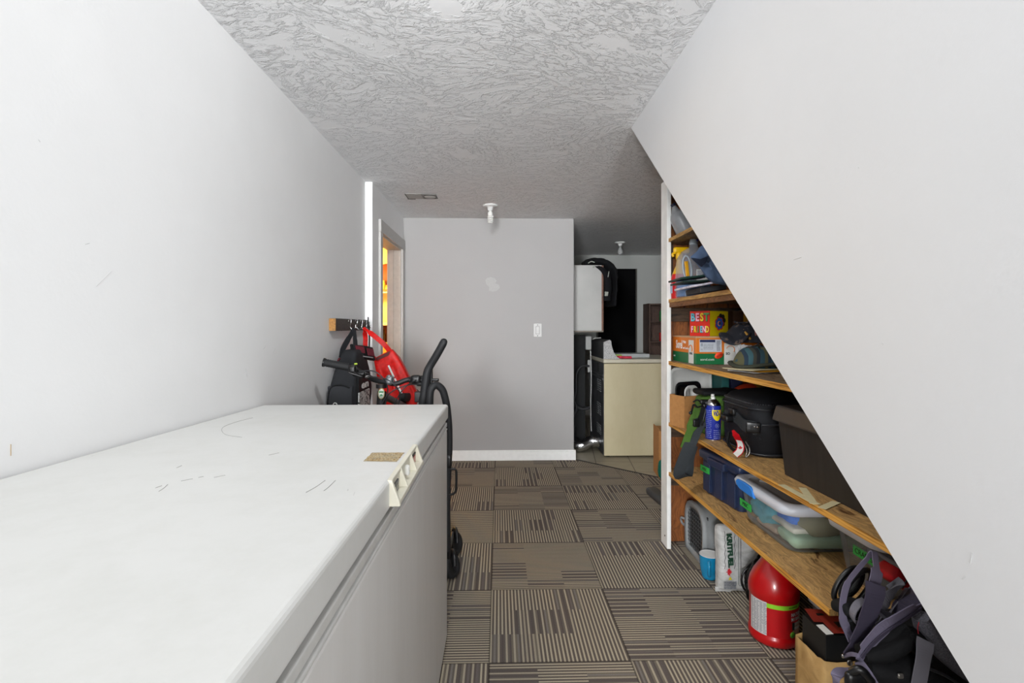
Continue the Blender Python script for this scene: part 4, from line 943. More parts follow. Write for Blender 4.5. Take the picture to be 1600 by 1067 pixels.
# ---- shelf 2 --------------------------------------------------------
def sorel():
    x0, y0, y1 = .945, 2.44, 2.765; x1 = 1.30; z0, z1 = Z2, Z2 + .134; zm = z0 + .052
    t = thing('boot_box', ((x0 + x1) / 2, (y0 + y1) / 2, z0), 'orange and green shoe box under the red and yellow gift box', 'box')
    og = M('orange print card', 'e07a1c', .5, var=.03); gr = M('green print card', '0d6b3a', .5, var=.03)
    MB().box((x0, y0, z0), (x1, y1, zm)).build('lower_half', gr, t, bevel=.0015); MB().box((x0, y0, zm), (x1, y1, z1)).build('upper_half', og, t, bevel=.0015)
    MB().box((x0 - .0015, y0 - .0015, z1 - .006), (x1, y1, z1 + .001)).build('lid_edge', M('pale orange card edge', 'c9a27c', .6), t)
    m = frame((x0 + .072, y0 - .0008, z0 + .090), (1, 0, 0), (0, 0, 1))
    lb = MB(m).box((-.054, -.030, -.0005), (.054, .030, .0008)).build('label', M('size label paper', 'c5cad2', .6), t)
    MB(m).box((-.052, .017, .0008), (.022, .029, .0012)).build('label_header', M('navy ink', '1b2a55', .6), lb)
    mb = MB(m); lines(mb, Matrix.Translation((-.01, -.004, .0008)), .05, .028, 6, seed=2, fill=.3); lines(mb, Matrix.Translation((.038, .0, .0008)), .018, .05, 9, seed=3, fill=.5)
    mb.text('8', .022, Matrix.Translation((-.043, .004, .0008)), .0003); mb.text('41', .010, Matrix.Translation((-.043, -.018, .0008)), .0003)
    mb.build('label_print', M('grey ink', '6a6f7a', .6), lb)
    MB(frame((x0 + .056, y0 - .0008, z0 + .024), (1, 0, 0), (0, 0, 1))).text('sorel.com', .017, zero(), .0004).build('web_lettering', whitep, t)
    ms = frame((x0 + .112, y0 - .002, z0 + .044), (.9, 0, .45), (-.45, 0, .9))
    st = MB(ms @ Matrix.Diagonal((1.5, 1, 1, 1))).lathe([(.0145, -.001), (.0145, .0012), (0, .0013)], 24).build('sticker', M('orange red sticker', 'f0461c', .5), t)
    lines(MB(ms), Matrix.Translation((0, 0, .0014)), .028, .010, 2, .0003, 5).build('sticker_lettering', M('dark red ink', '7a1505', .6), st)
    m2 = frame((x0 + .168, y0 - .0008, z0 + .060), (1, 0, 0), (0, 0, 1))
    pn = MB(m2).box((-.030, -.060, -.0005), (.05, .042, .0007)).build('white_panel', paperw, t)
    arch = lambda m_, s_: [m_ @ Vector((s_ * .020 * cos(a), s_ * .018 * sin(a) + .012, .0012)) for a in [radians(-35 + 200 * i / 12) for i in range(13)]]
    mb = MB().tube(arch(m2, 1), .0038, 6, flat=.3); mb.build('arch_logo', og, pn)
    MB(m2).text('SO', .016, Matrix.Translation((-.012, -.008, .0008)), .0003, bold=.0006).build('panel_lettering', ink, pn)
    # side towards the aisle
    ml = frame((x0 - .0008, (y0 + y1) / 2, z0), (0, -1, 0), (0, 0, 1))
    MB(ml).text('Sorel', .060, Matrix.Translation((-.062, .088, 0)), .0005, sx=.75, bold=.0012).build('name_lettering', whitep, t)
    MB(ml).text('Matt', .020, Matrix.Translation((.015, .104, 0)), .0005).text('on Canada', .017, Matrix.Translation((.03, .074, 0)), .0005).build('small_lettering', whitep, t)
    MB(ml).text('eiber', .012, Matrix.Translation((-.135, .028, 0)), .0005).build('side_lettering', whitep, t)
    mp = ml @ Matrix.Translation((.105, .06, 0))
    pn = MB(mp).box((-.032, -.058, -.0005), (.032, .056, .0007)).build('side_panel', paperw, t)
    MB().tube(arch(mp, 1.1), .0040, 6, flat=.3).build('arch_logo', og, pn)
    MB(mp).text('SOREL', .014, Matrix.Translation((0, -.01, .0008)), .0003, bold=.0005).build('panel_lettering', ink, pn)
sorel()
def giftbox():
    z0 = Z2 + .1355; h_ = .124; a = radians(60); w_, d_ = .118, .142
    c = Vector((1.028, 2.475, z0)); e1 = Vector((-cos(a), sin(a), 0)); e2 = Vector((sin(a), cos(a), 0))
    t = thing('gift_box', tuple(c + (e1 * w_ + e2 * d_) / 2), 'red and yellow cube gift box on top of the orange shoe box', 'box')
    red = M('gift box red', 'd02a1c', .45, var=.03); ye = M('gift box yellow', 'dcc60c', .45, var=.03)
    def quad(o, x, y, th): return frame(o, x, y)
    mb = MB(frame(c, e2, e1)); mb.box((0.0008, .0008, 0), (d_, w_, h_)).build('body', ye, t, bevel=.001)
    ml = frame(c + e1 * w_ / 2 + Vector((0, 0, h_ / 2)), -e1, (0, 0, 1))      # red side
    MB(ml).box((-w_ / 2, -h_ / 2, -.0012), (w_ / 2, h_ / 2, .0008)).build('red_face', red, t)
    cols = ['58b7c9', 'e6a8c0', 'e0c030', '4a9a58']
    for row, (word, y, s_) in enumerate((('BEST', .030, .054), ('FRIEND', -.030, .042))):
        n = len(word)
        for i, ch in enumerate(word):
            x = (i - (n - 1) / 2) * (w_ * .92 / n)
            o = MB(ml).text(ch, s_, Matrix.Translation((x + .0015, y - .0012, .0009)), .0003, bold=.0030, sx=.85 if n == 4 else .62).build('letter_shadow', M('dark letter shadow', '3a1a18', .5), t)
            MB(ml).text(ch, s_, Matrix.Translation((x, y, .0015)), .0003, bold=.0020, sx=.85 if n == 4 else .62).build('letter', M('letter ' + cols[(i + row) % 4], cols[(i + row) % 4], .5), t)
    mr = frame(c + e2 * d_ / 2 + Vector((0, 0, h_ / 2)), e2, (0, 0, 1))
    def flower(r_, z, m_, nm, dx=0, dy=0, par=t):
        pts = [(dx + r_ * (.86 + .22 * abs(cos(3.5 * a_)) ** .6) * cos(a_), dy + r_ * (.86 + .22 * abs(cos(3.5 * a_)) ** .6) * sin(a_)) for a_ in [2 * pi * i / 70 for i in range(70)]]
        return MB(mr).prism(pts, z, z + .0004).build(nm, m_, par)
    flower(.032, .0002, ink, 'flower_shadow', .016, .016); flower(.032, .0007, M('flower red', 'd2301c', .5), 'flower_edge'); flower(.027, .0012, M('flower blue', '1f58b8', .5), 'flower')
    MB(mr).lathe([(.013, .0016), (.013, .0021), (0, .0021)], 24).build('flower_ring', M('ring orange', 'e08a1c', .5), t)
    MB(mr).lathe([(.009, .0022), (.009, .0026), (0, .0026)], 24).build('flower_centre', M('flower centre blue', '2a4fae', .5), t)
giftbox()
t = thing('storage_box', (1.235, 2.66, Z2 + .1355), 'dark brown box with a yellow side behind the gift box', 'box')
MB().box((1.185, 2.57, Z2 + .1355), (1.24, 2.74, Z2 + .262)).build('body', M('dark brown card', '4a2f1c', .7), t)
MB().box((1.24, 2.57, Z2 + .1355), (1.262, 2.74, Z2 + .264)).build('yellow_side', M('mustard card', 'cf9418', .6), t)
tag(MB().box((1.268, 2.57, Z2 + .1355), (1.285, 2.74, Z2 + .27)).build('ring_binder', M('dark teal binder', '14262b', .6), bevel=.002), 'thin dark teal binder beside the yellow sided box', 'binder')
def caps():
    k = NT('navy patterned cloth'); g = k.noise(38, 4, dist=.6); k.set(Base_Color=k.ramp(g, [(.5, S('15161f')), (.6, S('23242e')), (.66, S('6d5a4c')), (.70, S('20212b'))]), Roughness=.9); k.bump(k.noise(500, 2), .3, .002)
    c = Vector((1.055, 2.14, Z2 + .118))
    t = thing('baseball_cap', tuple(c), 'navy patterned cap resting on the striped cloth hat', 'cap')
    def dome(c, rx, ry, h_, seed, amp):
        rings = []
        for i in range(9):
            f_ = i / 8; a = f_ * pi / 2; r_ = cos(a) ** .7 if i < 8 else 0.02
            rings.append([c + Vector((rx * r_ * cos(2 * pi * j / 28), ry * r_ * sin(2 * pi * j / 28), h_ * sin(a) - .004)) + noise.noise_vector(Vector((2.5 * cos(2 * pi * j / 28), 2.5 * sin(2 * pi * j / 28), f_ * 2 + seed))) * amp for j in range(28)])
        return rings
    MB().loft(dome(c, .095, .085, .085, 3, .010)).build('crown', k.m, t)
    m = frame(c + Vector((-.075, -.035, .022)), (.8, -.5, .05), (.3, .5, .35))
    MB(m).loft([[Vector((.062 * cos(2 * pi * j / 24), .045 * sin(2 * pi * j / 24), .014 * cos(4 * pi * j / 24) + dz)) * s_ for j in range(24)] for dz, s_ in ((0, .2), (0, .7), (0, 1), (.004, 1), (.004, .7), (.004, .2))]).build('brim', k.m, t)
    MB().tube(sm([c + Vector((-.05, -.055, .05)), c + Vector((-.04, -.07, .03)), c + Vector((-.03, -.075, .012))], 4), .006, 6).build('strap', M('gold strap', 'a5781f', .5), t)
    MB().rbox(c + Vector((.0, -.076, .032)), (.026, .006, .03), .003, 2, amp=.002, fr=50).build('patch', M('faded pink patch', '8d5a52', .8), t)
    MB().tube([c + Vector((.06 * cos(a), -.01 + .05 * sin(a), .082 + .003 * sin(3 * a))) for a in [2 * pi * i / 18 for i in range(18)]], .004, 6, closed=True).build('seam', k.m, t)
    k = NT('striped plaid cloth'); sx = k.n('ShaderNodeSeparateXYZ'); k.t.links.new(k.pos(), sx.inputs[0])
    st = k.math('FRACT', k.math('MULTIPLY', k.math('ADD', sx.outputs[0], k.math('MULTIPLY', k.noise(5, 1), .06)), 11.0))
    k.set(Base_Color=k.ramp(st, [(0, S('34505a')), (.2, S('5d5b3f')), (.35, S('27394a')), (.5, S('3f636b')), (.7, S('44423a')), (.85, S('262b30'))], 'CONSTANT'), Roughness=.9); k.bump(k.noise(400, 2), .3, .002)
    c2 = Vector((1.06, 2.06, Z2 + .020))
    t = thing('cloth_hat', tuple(c2), 'blue and olive striped cloth hat under the navy cap', 'hat')
    MB().loft(dome(c2, .105, .085, .085, 8, .012)).build('crown', k.m, t)
    rim = [c2 + Vector((.112 * cos(a), .095 * sin(a), .008 + .006 * sin(3 * a))) for a in [2 * pi * i / 36 for i in range(36)]]
    MB().tube(rim, .012, 8, closed=True, flat=.6).build('brim', fabric('olive grey cloth', '45473c', .9), t)
    # tissue, envelopes
    tag(MB().rbox((1.135, 2.30, Z2 + .052), (.11, .09, .095), .04, 6, amp=.030, fr=24, seed=9, smooth=False).build('crumpled_paper', M('crumpled white paper', 'c9c9cb', .75, var=.04)), 'crumpled white paper between shoe box and hats', 'paper')
    for i, (dx, dy, rz, mt, lab) in enumerate(((0, 0, .25, M('white envelope', 'd4d4d4', .7, var=.04), 'white envelope, lowest of the papers under the cloth hat'), (.03, -.02, .1, M('mustard envelope', 'c98e1e', .7), 'mustard yellow envelope under the striped cloth hat'), (-.03, -.01, .4, M('cream leaflet', 'cbbf9a', .7), 'cream leaflet lying on the mustard envelope under the hat'))):
        tag(MB(TR((1.06 + dx, 2.03 + dy, Z2 + .0035 + i * .006), rz)).rbox((0, 0, 0), (.22, .15, .004), .0018, 6, amp=.0035, fr=7, seed=i).build('envelope' if i < 2 else 'leaflet', mt), lab, 'paper')
caps()

# ---- shelf 3 --------------------------------------------------------
def carton():
    c = Vector((.923, 2.53, Z3)); eL = Vector((-.40, .92, 0)).normalized(); eR = Vector((.92, .40, 0)).normalized(); wl, wr, h_ = .105, .185, .160
    t = thing('open_carton', tuple(c + eL * wl / 2 + eR * wr / 2), 'small open brown carton on the middle shelf by the white post', 'box')
    m = frame(c, eR, eL); MB(m).box((0, 0, 0), (wr, wl, .004)).box((0, 0, .004), (wr, .004, h_)).box((0, wl - .004, .004), (wr, wl, h_)).box((0, .004, .004), (.004, wl - .004, h_)).box((wr - .004, .004, .004), (wr, wl - .004, h_)).build('body', card, t)
    MB(m).box((0, -.0005, h_ - .012), (.006, 0, h_ + .002)).build('torn_edge', M('torn cardboard', '8d6236', .9), t)
    # trays inside
    def tray(o, ex, ey, w_, hh, dp, mt, name, label, cat='tray', r_=.03):
        n = ex.cross(ey).normalized(); mm = frame(o, ex, ey)
        tt = thing(name, tuple(o), label, cat)
        R0 = rr(w_, hh, r_, 0); R1 = rr(w_ - .004, hh - .004, r_, -.002); R2 = rr(w_ - .03, hh - .03, r_ * .8, -dp + .004); R3 = rr(w_ - .034, hh - .034, r_ * .8, -dp); R4 = rr(w_ - .004, hh - .004, r_, -.006)
        MB(mm @ Matrix.Translation((0, hh / 2, 0))).loft([rr(w_ * .3, hh * .3, .02, -dp + .004), R2, rr(w_ - .022, hh - .022, r_, -.002), R0, rr(w_ + .004, hh + .004, r_, -.002), R4, R3]).build('body', mt, tt)
        MB(mm @ Matrix.Translation((0, hh / 2, .0))).tube(rr(w_ + .002, hh + .002, r_, 0), .003, 6, closed=True).build('rim', mt, tt)
    up = Vector((0, .03, 1)).normalized()
    tray(Vector((1.032, 2.722, Z3 + .001)), Vector((1, 0, 0)), up, .218, .285, .028, M('white enamel', 'd3d3cf', .3, var=.03), 'white_tray', 'large white tray standing upright behind the small open carton')
    o = c + eR * (wr * .52) + eL * (wl - .031) + Vector((0, 0, .005)); tray(o, eR, Vector((-eL.x * .0, 0, 1)), .168, .214, .022, M('black enamel', '131417', .2), 'black_tray', 'black tray standing inside the small open carton')
    o = c + eR * (wr * .40) + eL * (wl - .076) + Vector((0, 0, .005)); tray(o, eR, Vector((0, 0, 1)), .085, .200, .020, M('white enamel', 'd3d3cf', .3), 'narrow_tray', 'narrow white tray in front of the black tray in the carton')
carton()
def green_bag():
    t = thing('green_bag', (1.0, 2.40, Z3), 'green cloth bag with black straps hanging off the middle shelf', 'bag')
    gm = fabric('olive green cloth', '4a6b2c', .9, .25)
    MB().rbox((1.015, 2.395, Z3 + .095), (.15, .16, .185), .04, 6, amp=.012, fr=12, seed=6).build('body', gm, t)
    MB().rbox((1.035, 2.40, Z3 + .200), (.20, .15, .024), .012, 6, amp=.006, fr=10, seed=3).build('black_rim', blackf, t)
    MB().rbox(at(1119, 628, 2.30), (.07, .03, .05), .014, 4, amp=.008, fr=20).build('flap', gm, t)
    q = sm([at(1092, 640, 2.32), at(1083, 662, 2.31), at(1074, 684, 2.27), at(1068, 700, 2.27)], 4)
    MB().ribbon(q, (1, -.2, .2), [.045] * 6 + [.03] * 10, .008).build('loose_cloth', gm, t)
    wb = fabric('dark webbing', '33373a', .8, .3, 1200)
    q = sm([at(1096, 657, 2.30), at(1090, 668, 2.29), at(1080, 690, 2.26), at(1068, 718, 2.26), at(1061, 738, 2.27), at(1064, 744.5, 2.28), at(1072, 744, 2.31), at(1075, 732, 2.33), at(1076, 715, 2.34), at(1082, 695, 2.34)], 5)
    MB().ribbon(q, [Vector((1, -.15, .35))] * len(q), .050, .003).build('hanging_strap', wb, t)
    MB().rbox(at(1088, 661, 2.288), (.030, .014, .034), .005, 3).build('buckle', blackp, t); MB().rbox(at(1101, 628, 2.30), (.045, .02, .022), .007, 3).build('upper_buckle', blackp, t)
    q = sm([at(1100, 630, 2.30), at(1097, 645, 2.29), at(1091, 660, 2.285)], 4); MB().ribbon(q, (1, 0, .2), .018, .004).build('strap', blackf, t)
    q = sm([at(1083, 628, 2.31), at(1090, 625, 2.30), at(1098, 632, 2.30), at(1090, 636, 2.29), at(1084, 632, 2.30), at(1080, 645, 2.29)], 5); MB().tube(q, .004, 6).build('cord', blackf, t)
    MB().rbox(at(1079, 645, 2.285), (.016, .014, .016), .007, 3).rbox(at(1101, 634, 2.285), (.018, .014, .018), .007, 3).build('cord_lock', blackp, t)
    MB().tube(sm([at(1103, 640, 2.29), at(1100, 652, 2.285), at(1097, 664, 2.29), at(1103, 668, 2.29)], 4), .0045, 6).build('clip', M('gunmetal', '3a3c3f', .35, .8), t)
green_bag()
def wd_can():
    c = onz(1114, 686, Z3); c.z = Z3; r_ = .0335
    t = thing('spray_can', tuple(c), 'blue and yellow aerosol spray can on the middle shelf', 'can')
    T = TR(c); bl = M('can blue', '1d2f9a', .3, var=.04, vscale=80)
    MB(T).lathe([(.030, 0), (r_, .003), (r_, .152), (r_ - .001, .154)], 32).build('body', bl, t)
    MB(T).lathe([(r_ - .001, .154), (r_, .157), (.029, .166), (.022, .176), (.018, .178), (.016, .182)], 32).build('dome', chrome, t); MB(T).lathe([(.0338, 0), (.0338, .004)], 32).build('base_rim', chrome, t)
    MB(T).lathe([(.010, .182), (.010, .190), (.0075, .192), (.0070, .203), (0, .204)], 16).rbox((-.004, -.005, .198), (.013, .012, .010), .003, 2).build('nozzle', whitep, t)
    def patch(a0, a1, z0, z1, mt, nm, rr_=.0003, shape=None, par=None, n=12):
        vs = []; fs = []
        for i in range(n + 1):
            a = radians(a0 + (a1 - a0) * i / n); f_ = i / n
            lo, hi = (z0, z1) if not shape else shape(f_)
            vs += [((r_ + rr_) * cos(a), (r_ + rr_) * sin(a), lo), ((r_ + rr_) * cos(a), (r_ + rr_) * sin(a), hi)]
        for i in range(n): fs.append((2 * i, 2 * i + 2, 2 * i + 3, 2 * i + 1))
        return MB(T).add(vs, fs, None, True).build(nm, mt, par or t)
    lab = patch(240, 318, .090, .136, M('shield yellow', 'f0d813', .4), 'shield', shape=lambda f_: (.088 + .026 * abs(2 * f_ - 1) ** 2.2, .136))
    MB().ctext('WD-40', .030, 263, .120, r_ + .0006, T, .50, .0012).build('lettering', M('can blue', '1d2f9a', .3), lab)
    patch(312, 317, .055, .142, M('can red', 'c01822', .4), 'straw', .0025)
    pr = M('can print', '8d97c6', .5)
    mb = MB(T); r2 = random.Random(5)
    for i in range(15):
        z = .012 + i * .0085
        for a0 in range(190, 236, 12):
            a_, b_ = radians(a0), radians(a0 + r2.uniform(5, 11)); q = r_ + .0003
            mb.add([(q * cos(a_), q * sin(a_), z), (q * cos(b_), q * sin(b_), z), (q * cos(b_), q * sin(b_), z + .0026), (q * cos(a_), q * sin(a_), z + .0026)], [(0, 1, 2, 3)])
    for i in range(5):
        z = .010 + i * .0085
        for a0 in range(252, 306, 13):
            a_, b_ = radians(a0), radians(a0 + r2.uniform(7, 12)); q = r_ + .0003
            mb.add([(q * cos(a_), q * sin(a_), z), (q * cos(b_), q * sin(b_), z), (q * cos(b_), q * sin(b_), z + .003), (q * cos(a_), q * sin(a_), z + .003)], [(0, 1, 2, 3)])
    mb.build('small_print', pr, t)
    a = radians(278); mm = T @ frame(((r_ + .0006) * cos(a), (r_ + .0006) * sin(a), .066), (-sin(a), cos(a), 0), (0, 0, 1))
    MB().tube([mm @ Vector((.0085 * cos(b), .0085 * sin(b), 0)) for b in [2 * pi * i / 20 for i in range(20)]], .0009, 5, closed=True).rbox((0, 0, 0), (.006, .006, .001), .0004, 2, m=mm).build('warning_mark', pr, t)
wd_can()
def cooler():
    x0, x1, y0, y1, z0, z1 = .985, 1.31, 1.945, 2.27, Z3, Z3 + .235
    cx, cy = (x0 + x1) / 2, (y0 + y1) / 2
    t = thing('cooler_bag', (cx, cy, z0), 'black soft cooler bag with buckle and red luggage tag on the middle shelf', 'bag')
    bk = fabric('black cooler nylon', '1b1c20', .6, .3)
    MB().rbox((cx, cy, z0 + .0975), (x1 - x0, y1 - y0, .195), .07, 6, amp=.003, fr=8, seed=1, fn=lambda p, u, v, w_: Vector((p.x, p.y, p.z)) if abs(w_) < .6 else Vector((p.x, p.y, p.z))).build('body', bk, t)
    def ring(z, e=0, r_=.07): return [(cx + a, cy + b, z) for a, b, _ in rr(x1 - x0 + e, y1 - y0 + e, r_, 0, 7)]
    MB().loft([ring(z0 + .0, -.02), ring(z0 + .006, 0), ring(z0 + .190, .002), ring(z0 + .205, -.005), ring(z0 + .225, -.04, .06), ring(z0 + .240, -.12, .05), ring(z0 + .247, -.2, .03)]).build('shell', bk, t)
    for z, e, nm in ((z0 + .012, .008, 'base_piping'), (z0 + .128, .006, 'seam'), (z0 + .186, .010, 'lid_piping')):
        MB().tube(ring(z, e), .0035, 6, closed=True).build(nm, M('edge highlight black', '2b2c30', .35), t)  # piping colour lightened to put the edge highlights in
    rg = ring(z0 + .205, 0); mb = MB()
    for A, B in zip(rg, rg[1:] + rg[:1]):
        A, B = Vector(A), Vector(B); n = max(1, int((B - A).length / .007))
        for i in range(n):
            p = A.lerp(B, i / n); mb.box(tuple(p - Vector((.0018, .0018, .0018))), tuple(p + Vector((.0018, .0018, .0018))))
    z_ = mb.build('zip', M('dark zip teeth', '5a5c60', .35, .6), t); z_['kind'] = 'part' if False else ''; del z_['kind']
    # strap and buckle on the aisle side
    q = sm([at(1133, 648, 2.20), at(1150, 652, 2.10), at(1162, 664, 1.99), at(1176, 667, 1.935), at(1186, 672, 1.93)], 5)
    MB().ribbon(q, (0, -.1, 1), .046, .005).build('strap', fabric('dark webbing', '33373a', .8), t)
    MB().rbox(at(1138, 653, 2.15), (.05, .06, .030), .010, 3).build('buckle', blackp, t); MB().rbox(at(1146, 643, 2.12), (.03, .05, .03), .008, 3).build('buckle_clip', blackp, t)
    m = frame(at(1177, 668, 1.93), (1, -.35, -.05), (0, 0, 1))
    MB(m).rbox((0, 0, 0), (.052, .042, .010), .0045, 3).build('strap_plate', M('black leatherette', '0f0f10', .3), t)
    for dx in (.004, .014): MB(m).lathe([(.004, .005), (.003, .008), (0, .0085)], 12, Matrix.Translation((dx, .005, 0))).build('rivet', chrome, t)
    # luggage tag
    q = sm([at(1145, 672, 2.02), at(1151, 682, 2.0), at(1157, 694, 1.96), at(1156, 704, 1.95), at(1149, 711, 1.955)], 4)
    tg = MB().ribbon(q, (1, -.2, -.25), [.010, .014, .018] + [.028] * 20, .0015).build('luggage_tag', M('tag red', 'c2121c', .4), t)
    q2 = [p + Vector((-.0015, -.002, 0)) for p in q[6:]]
    MB().ribbon(q2, (1, -.2, -.25), .021, .0012).build('tag_panel', paperw, tg)
    pc = q2[4] + Vector((-.002, -.002, 0)); leaf = [(0, 1), (.18, .55), (.45, .65), (.35, .2), (.75, .35), (.95, .1), (.6, -.25), (.62, -.4), (.1, -.35), (.06, -.8), (-.06, -.8), (-.1, -.35), (-.62, -.4), (-.6, -.25), (-.95, .1), (-.75, .35), (-.35, .2), (-.45, .65), (-.18, .55)]
    globals()['LEAF'] = leaf
    MB(frame(pc, (1, -.3, .1), (-.1, 0, 1))).prism([(a * .0085, b * .0095) for a, b in leaf], 0, .0004).build('leaf_mark', MATS['tag red'], tg)
    MB().tube(sm([at(1165, 690, 1.99), at(1171, 700, 1.95), at(1170, 710, 1.945), at(1165, 714, 1.945), at(1167, 703, 1.95), at(1160, 690, 1.98)], 5), .0028, 6).build('carabiner', M('dull metal', '8a8680', .35, .8), t)
    MB().tube(sm([at(1139, 675, 2.12), at(1137, 690, 2.11), at(1145, 702, 2.05), at(1158, 704, 2.0)], 5), .006, 6).build('side_loop', blackf, t)
cooler()
def filebox():
    t = thing('file_box', (1.14, 1.49, Z3), 'black lidded storage box beside the stair wall on the middle shelf', 'box')
    k = NT('black woodgrain card'); n = k.noise(40, 4, k.scaled((1, 1, .06))); k.set(Base_Color=k.ramp(n, [(.3, S('1b1918')), (.7, S('292624'))]), Roughness=.6)
    R_ = lambda x0, x1, y0, y1, z: [(x0, y0, z), (x1, y0, z), (x1, y1, z), (x0, y1, z)]
    MB().loft([R_(.979, 1.29, 1.22, 1.733, Z3 + .001), R_(.962, 1.30, 1.205, 1.748, Z3 + .205)], smooth=False).build('body', k.m, t, bevel=.003)
    MB().loft([R_(.950, 1.312, 1.19, 1.760, Z3 + .185), R_(.950, 1.312, 1.19, 1.760, Z3 + .190), R_(.958, 1.304, 1.20, 1.752, Z3 + .232), R_(.962, 1.30, 1.205, 1.748, Z3 + .236)], smooth=False).build('lid', M('dark brown grey lid', '3a3634', .5, var=.08), t, bevel=.003)
filebox()
def ball():
    c = Vector((1.215, 2.44, Z3 + .118)); t = thing('striped_ball', tuple(c - Vector((0, 0, .118))), 'striped orange pink and red ball behind the black cooler bag', 'ball')
    cols = ['e0a21e', 'd0431f', 'd84a8c', 'c8141e', 'e8c22a', 'c8141e']
    for i in range(6):
        a0, a1 = pi * 2 * i / 6 + .5, pi * 2 * (i + 1) / 6 + .5; rings = []
        for j in range(17):
            ph = pi * j / 16; rings.append([c + Matrix.Rotation(.9, 3, 'X') @ (Vector((sin(ph) * cos(a0 + (a1 - a0) * k / 5), sin(ph) * sin(a0 + (a1 - a0) * k / 5), cos(ph))) * .117) for k in range(6)])
        MB().loft(rings, False, False, closed=False).build('panel', M('ball ' + cols[i], cols[i], .4), t)
ball()
tag(MB().box((1.15, 2.62, Z3), (1.19, 2.78, Z3 + .26)).build('book', M('teal book', '1d5f5c', .6), bevel=.002), 'teal book standing at the back behind the green bag', 'book')
tag(MB().box((1.20, 2.62, Z3), (1.26, 2.78, Z3 + .25)).build('book', M('navy book', '1a2146', .6), bevel=.002), 'navy book standing beside the teal book at the back', 'book')

# ---- shelf 4 --------------------------------------------------------
def tote():
    c = Vector((1.125, 2.255, Z4)); rz = radians(7)
    t = thing('storage_tote', tuple(c), 'navy blue lidded plastic storage tote on the lowest shelf', 'storage box')
    m = TR(c, rz); nv = M('navy plastic', '232f4c', .4, var=.08); W_, D_ = .31, .30
    MB(m).loft([rr(W_ - .02, D_ - .02, .02, .002), rr(W_ + .004, D_ + .004, .02, .165)]).build('body', nv, t)
    for yy in (-.10, 0, .10): MB(m).box((-W_ / 2 - .007, yy - .028, .015), (-W_ / 2 + .02, yy + .028, .15)).build('rib', nv, t, bevel=.003)
    MB(m).loft([rr(W_ + .012, D_ + .012, .022, .160), rr(W_ + .028, D_ + .028, .022, .165), rr(W_ + .030, D_ + .030, .022, .192), rr(W_ + .016, D_ + .016, .022, .200), rr(W_ - .02, D_ - .02, .02, .202), rr(W_ - .03, D_ - .03, .02, .195)]).build('lid', M('navy lid', '2a3655', .4, var=.06), t)
    MB(m).box((-W_ / 2 - .028, -.075, .150), (-W_ / 2 - .0, .055, .185)).build('handle', nv, t, bevel=.006)
    gt = M('green tape', '2fae48', .5, var=.03)
    a, b = at(1092, 727, 2.35), at(1107, 738, 2.28)
    tp = MB(m).box((-W_ / 2 - .0105, .070, .100), (-W_ / 2 - .006, .145, .127)).build('tape_label', gt, t); tp['label'] = 'green tape label'
    MB(m).text('MISC', .018, frame((-W_ / 2 - .0108, .107, .1135), (0, -1, 0), (0, 0, 1)), .0003).build('tape_lettering', ink, tp)
tote()
clr = clear_plastic('clear bin plastic', 'c3c7ca', .13, .1)
def clear_bin(x0, x1, y0, y1, h_, label, tapepos, word, blue=True, full=True):
    cx, cy = (x0 + x1) / 2, (y0 + y1) / 2; W_, D_ = x1 - x0, y1 - y0
    t = thing('clear_storage_bin', (cx, cy, Z4), label, 'storage box'); T = TR((cx, cy, Z4))
    def rg(e, z, r_=.045):
        out = []
        for (a, b, c_) in rr(W_ + e, D_ + e, r_, z, 8): 
            out.append((a - .0 * sin(b * 20), b, c_))
        return out
    MB(T).loft([rg(-.10, .001), rg(-.055, .003), rg(-.035, .02), rg(-.022, .07), rg(-.004, h_)], True, False).build('body', clr, t)
    wl = M('white bin lid', 'cdd0d8', .3, var=.02)
    gl = M('grey translucent lid', '8f8a89', .3, var=.06)
    MB(T).loft([rg(.01, h_ - .006, .05), rg(.035, h_, .055), rg(.042, h_ + .018, .055), rg(.03, h_ + .030, .055), rg(-.012, h_ + .034, .04), rg(-.045, h_ + .028, .04)], False, False).build('lid_rim', wl, t)
    MB(T).loft([rg(-.045, h_ + .0275, .04), rg(-.055, h_ + .022, .035), rg(-.10, h_ + .022, .03)], False, True).tube(sm([(-W_ * .35, D_ * .32, h_ + .026), (-W_ * .12, D_ * .12, h_ + .027), (-W_ * .22, -D_ * .12, h_ + .027), (-W_ * .05, -D_ * .36, h_ + .026)], 6), .005, 6).build('lid_centre', gl, t)
    if blue:
        a, b = at(1163, 756, cy), at(1198, 772, cy)
        mb = MB(T); vs = []
        outl = [(.115, .020), (.10, .030), (.05, .033), (.0, .031), (-.018, .022), (-.028, .002), (-.036, -.006), (.02, -.006), (.08, -.004), (.108, .006)]
        mb.prism([(y_ - .0, z_ + h_) for y_, z_ in outl], -.0, .010, frame((-(W_ + .042) / 2 - .002, .03, 0), (0, 1, 0), (0, 0, 1)) @ Matrix.Translation((0, 0, -.002)))
        mb.build('latch', M('blue latch', '2c82dc', .35), t, bevel=.004, seg=3)
    gt = MATS['green tape']
    y_, z_ = tapepos
    tp = MB(T).box((-W_ / 2 + .006, y_ - .045, z_ - .014), (-W_ / 2 + .0085, y_ + .045, z_ + .014), Matrix.Identity(4)).build('tape_label', gt, t); tp['label'] = 'green tape label'
    MB(T).text(word, .021, frame((-W_ / 2 + .0055, y_, z_), (0, -1, 0), (0, 0, 1)), .0004).build('tape_lettering', ink, tp)
    return t, T, W_, D_
t, T, W_, D_ = clear_bin(.965, 1.36, 1.69, 2.055, .140, 'wide clear storage bin with white lid and blue latch on the lowest shelf', (.125, .068), 'MISC')
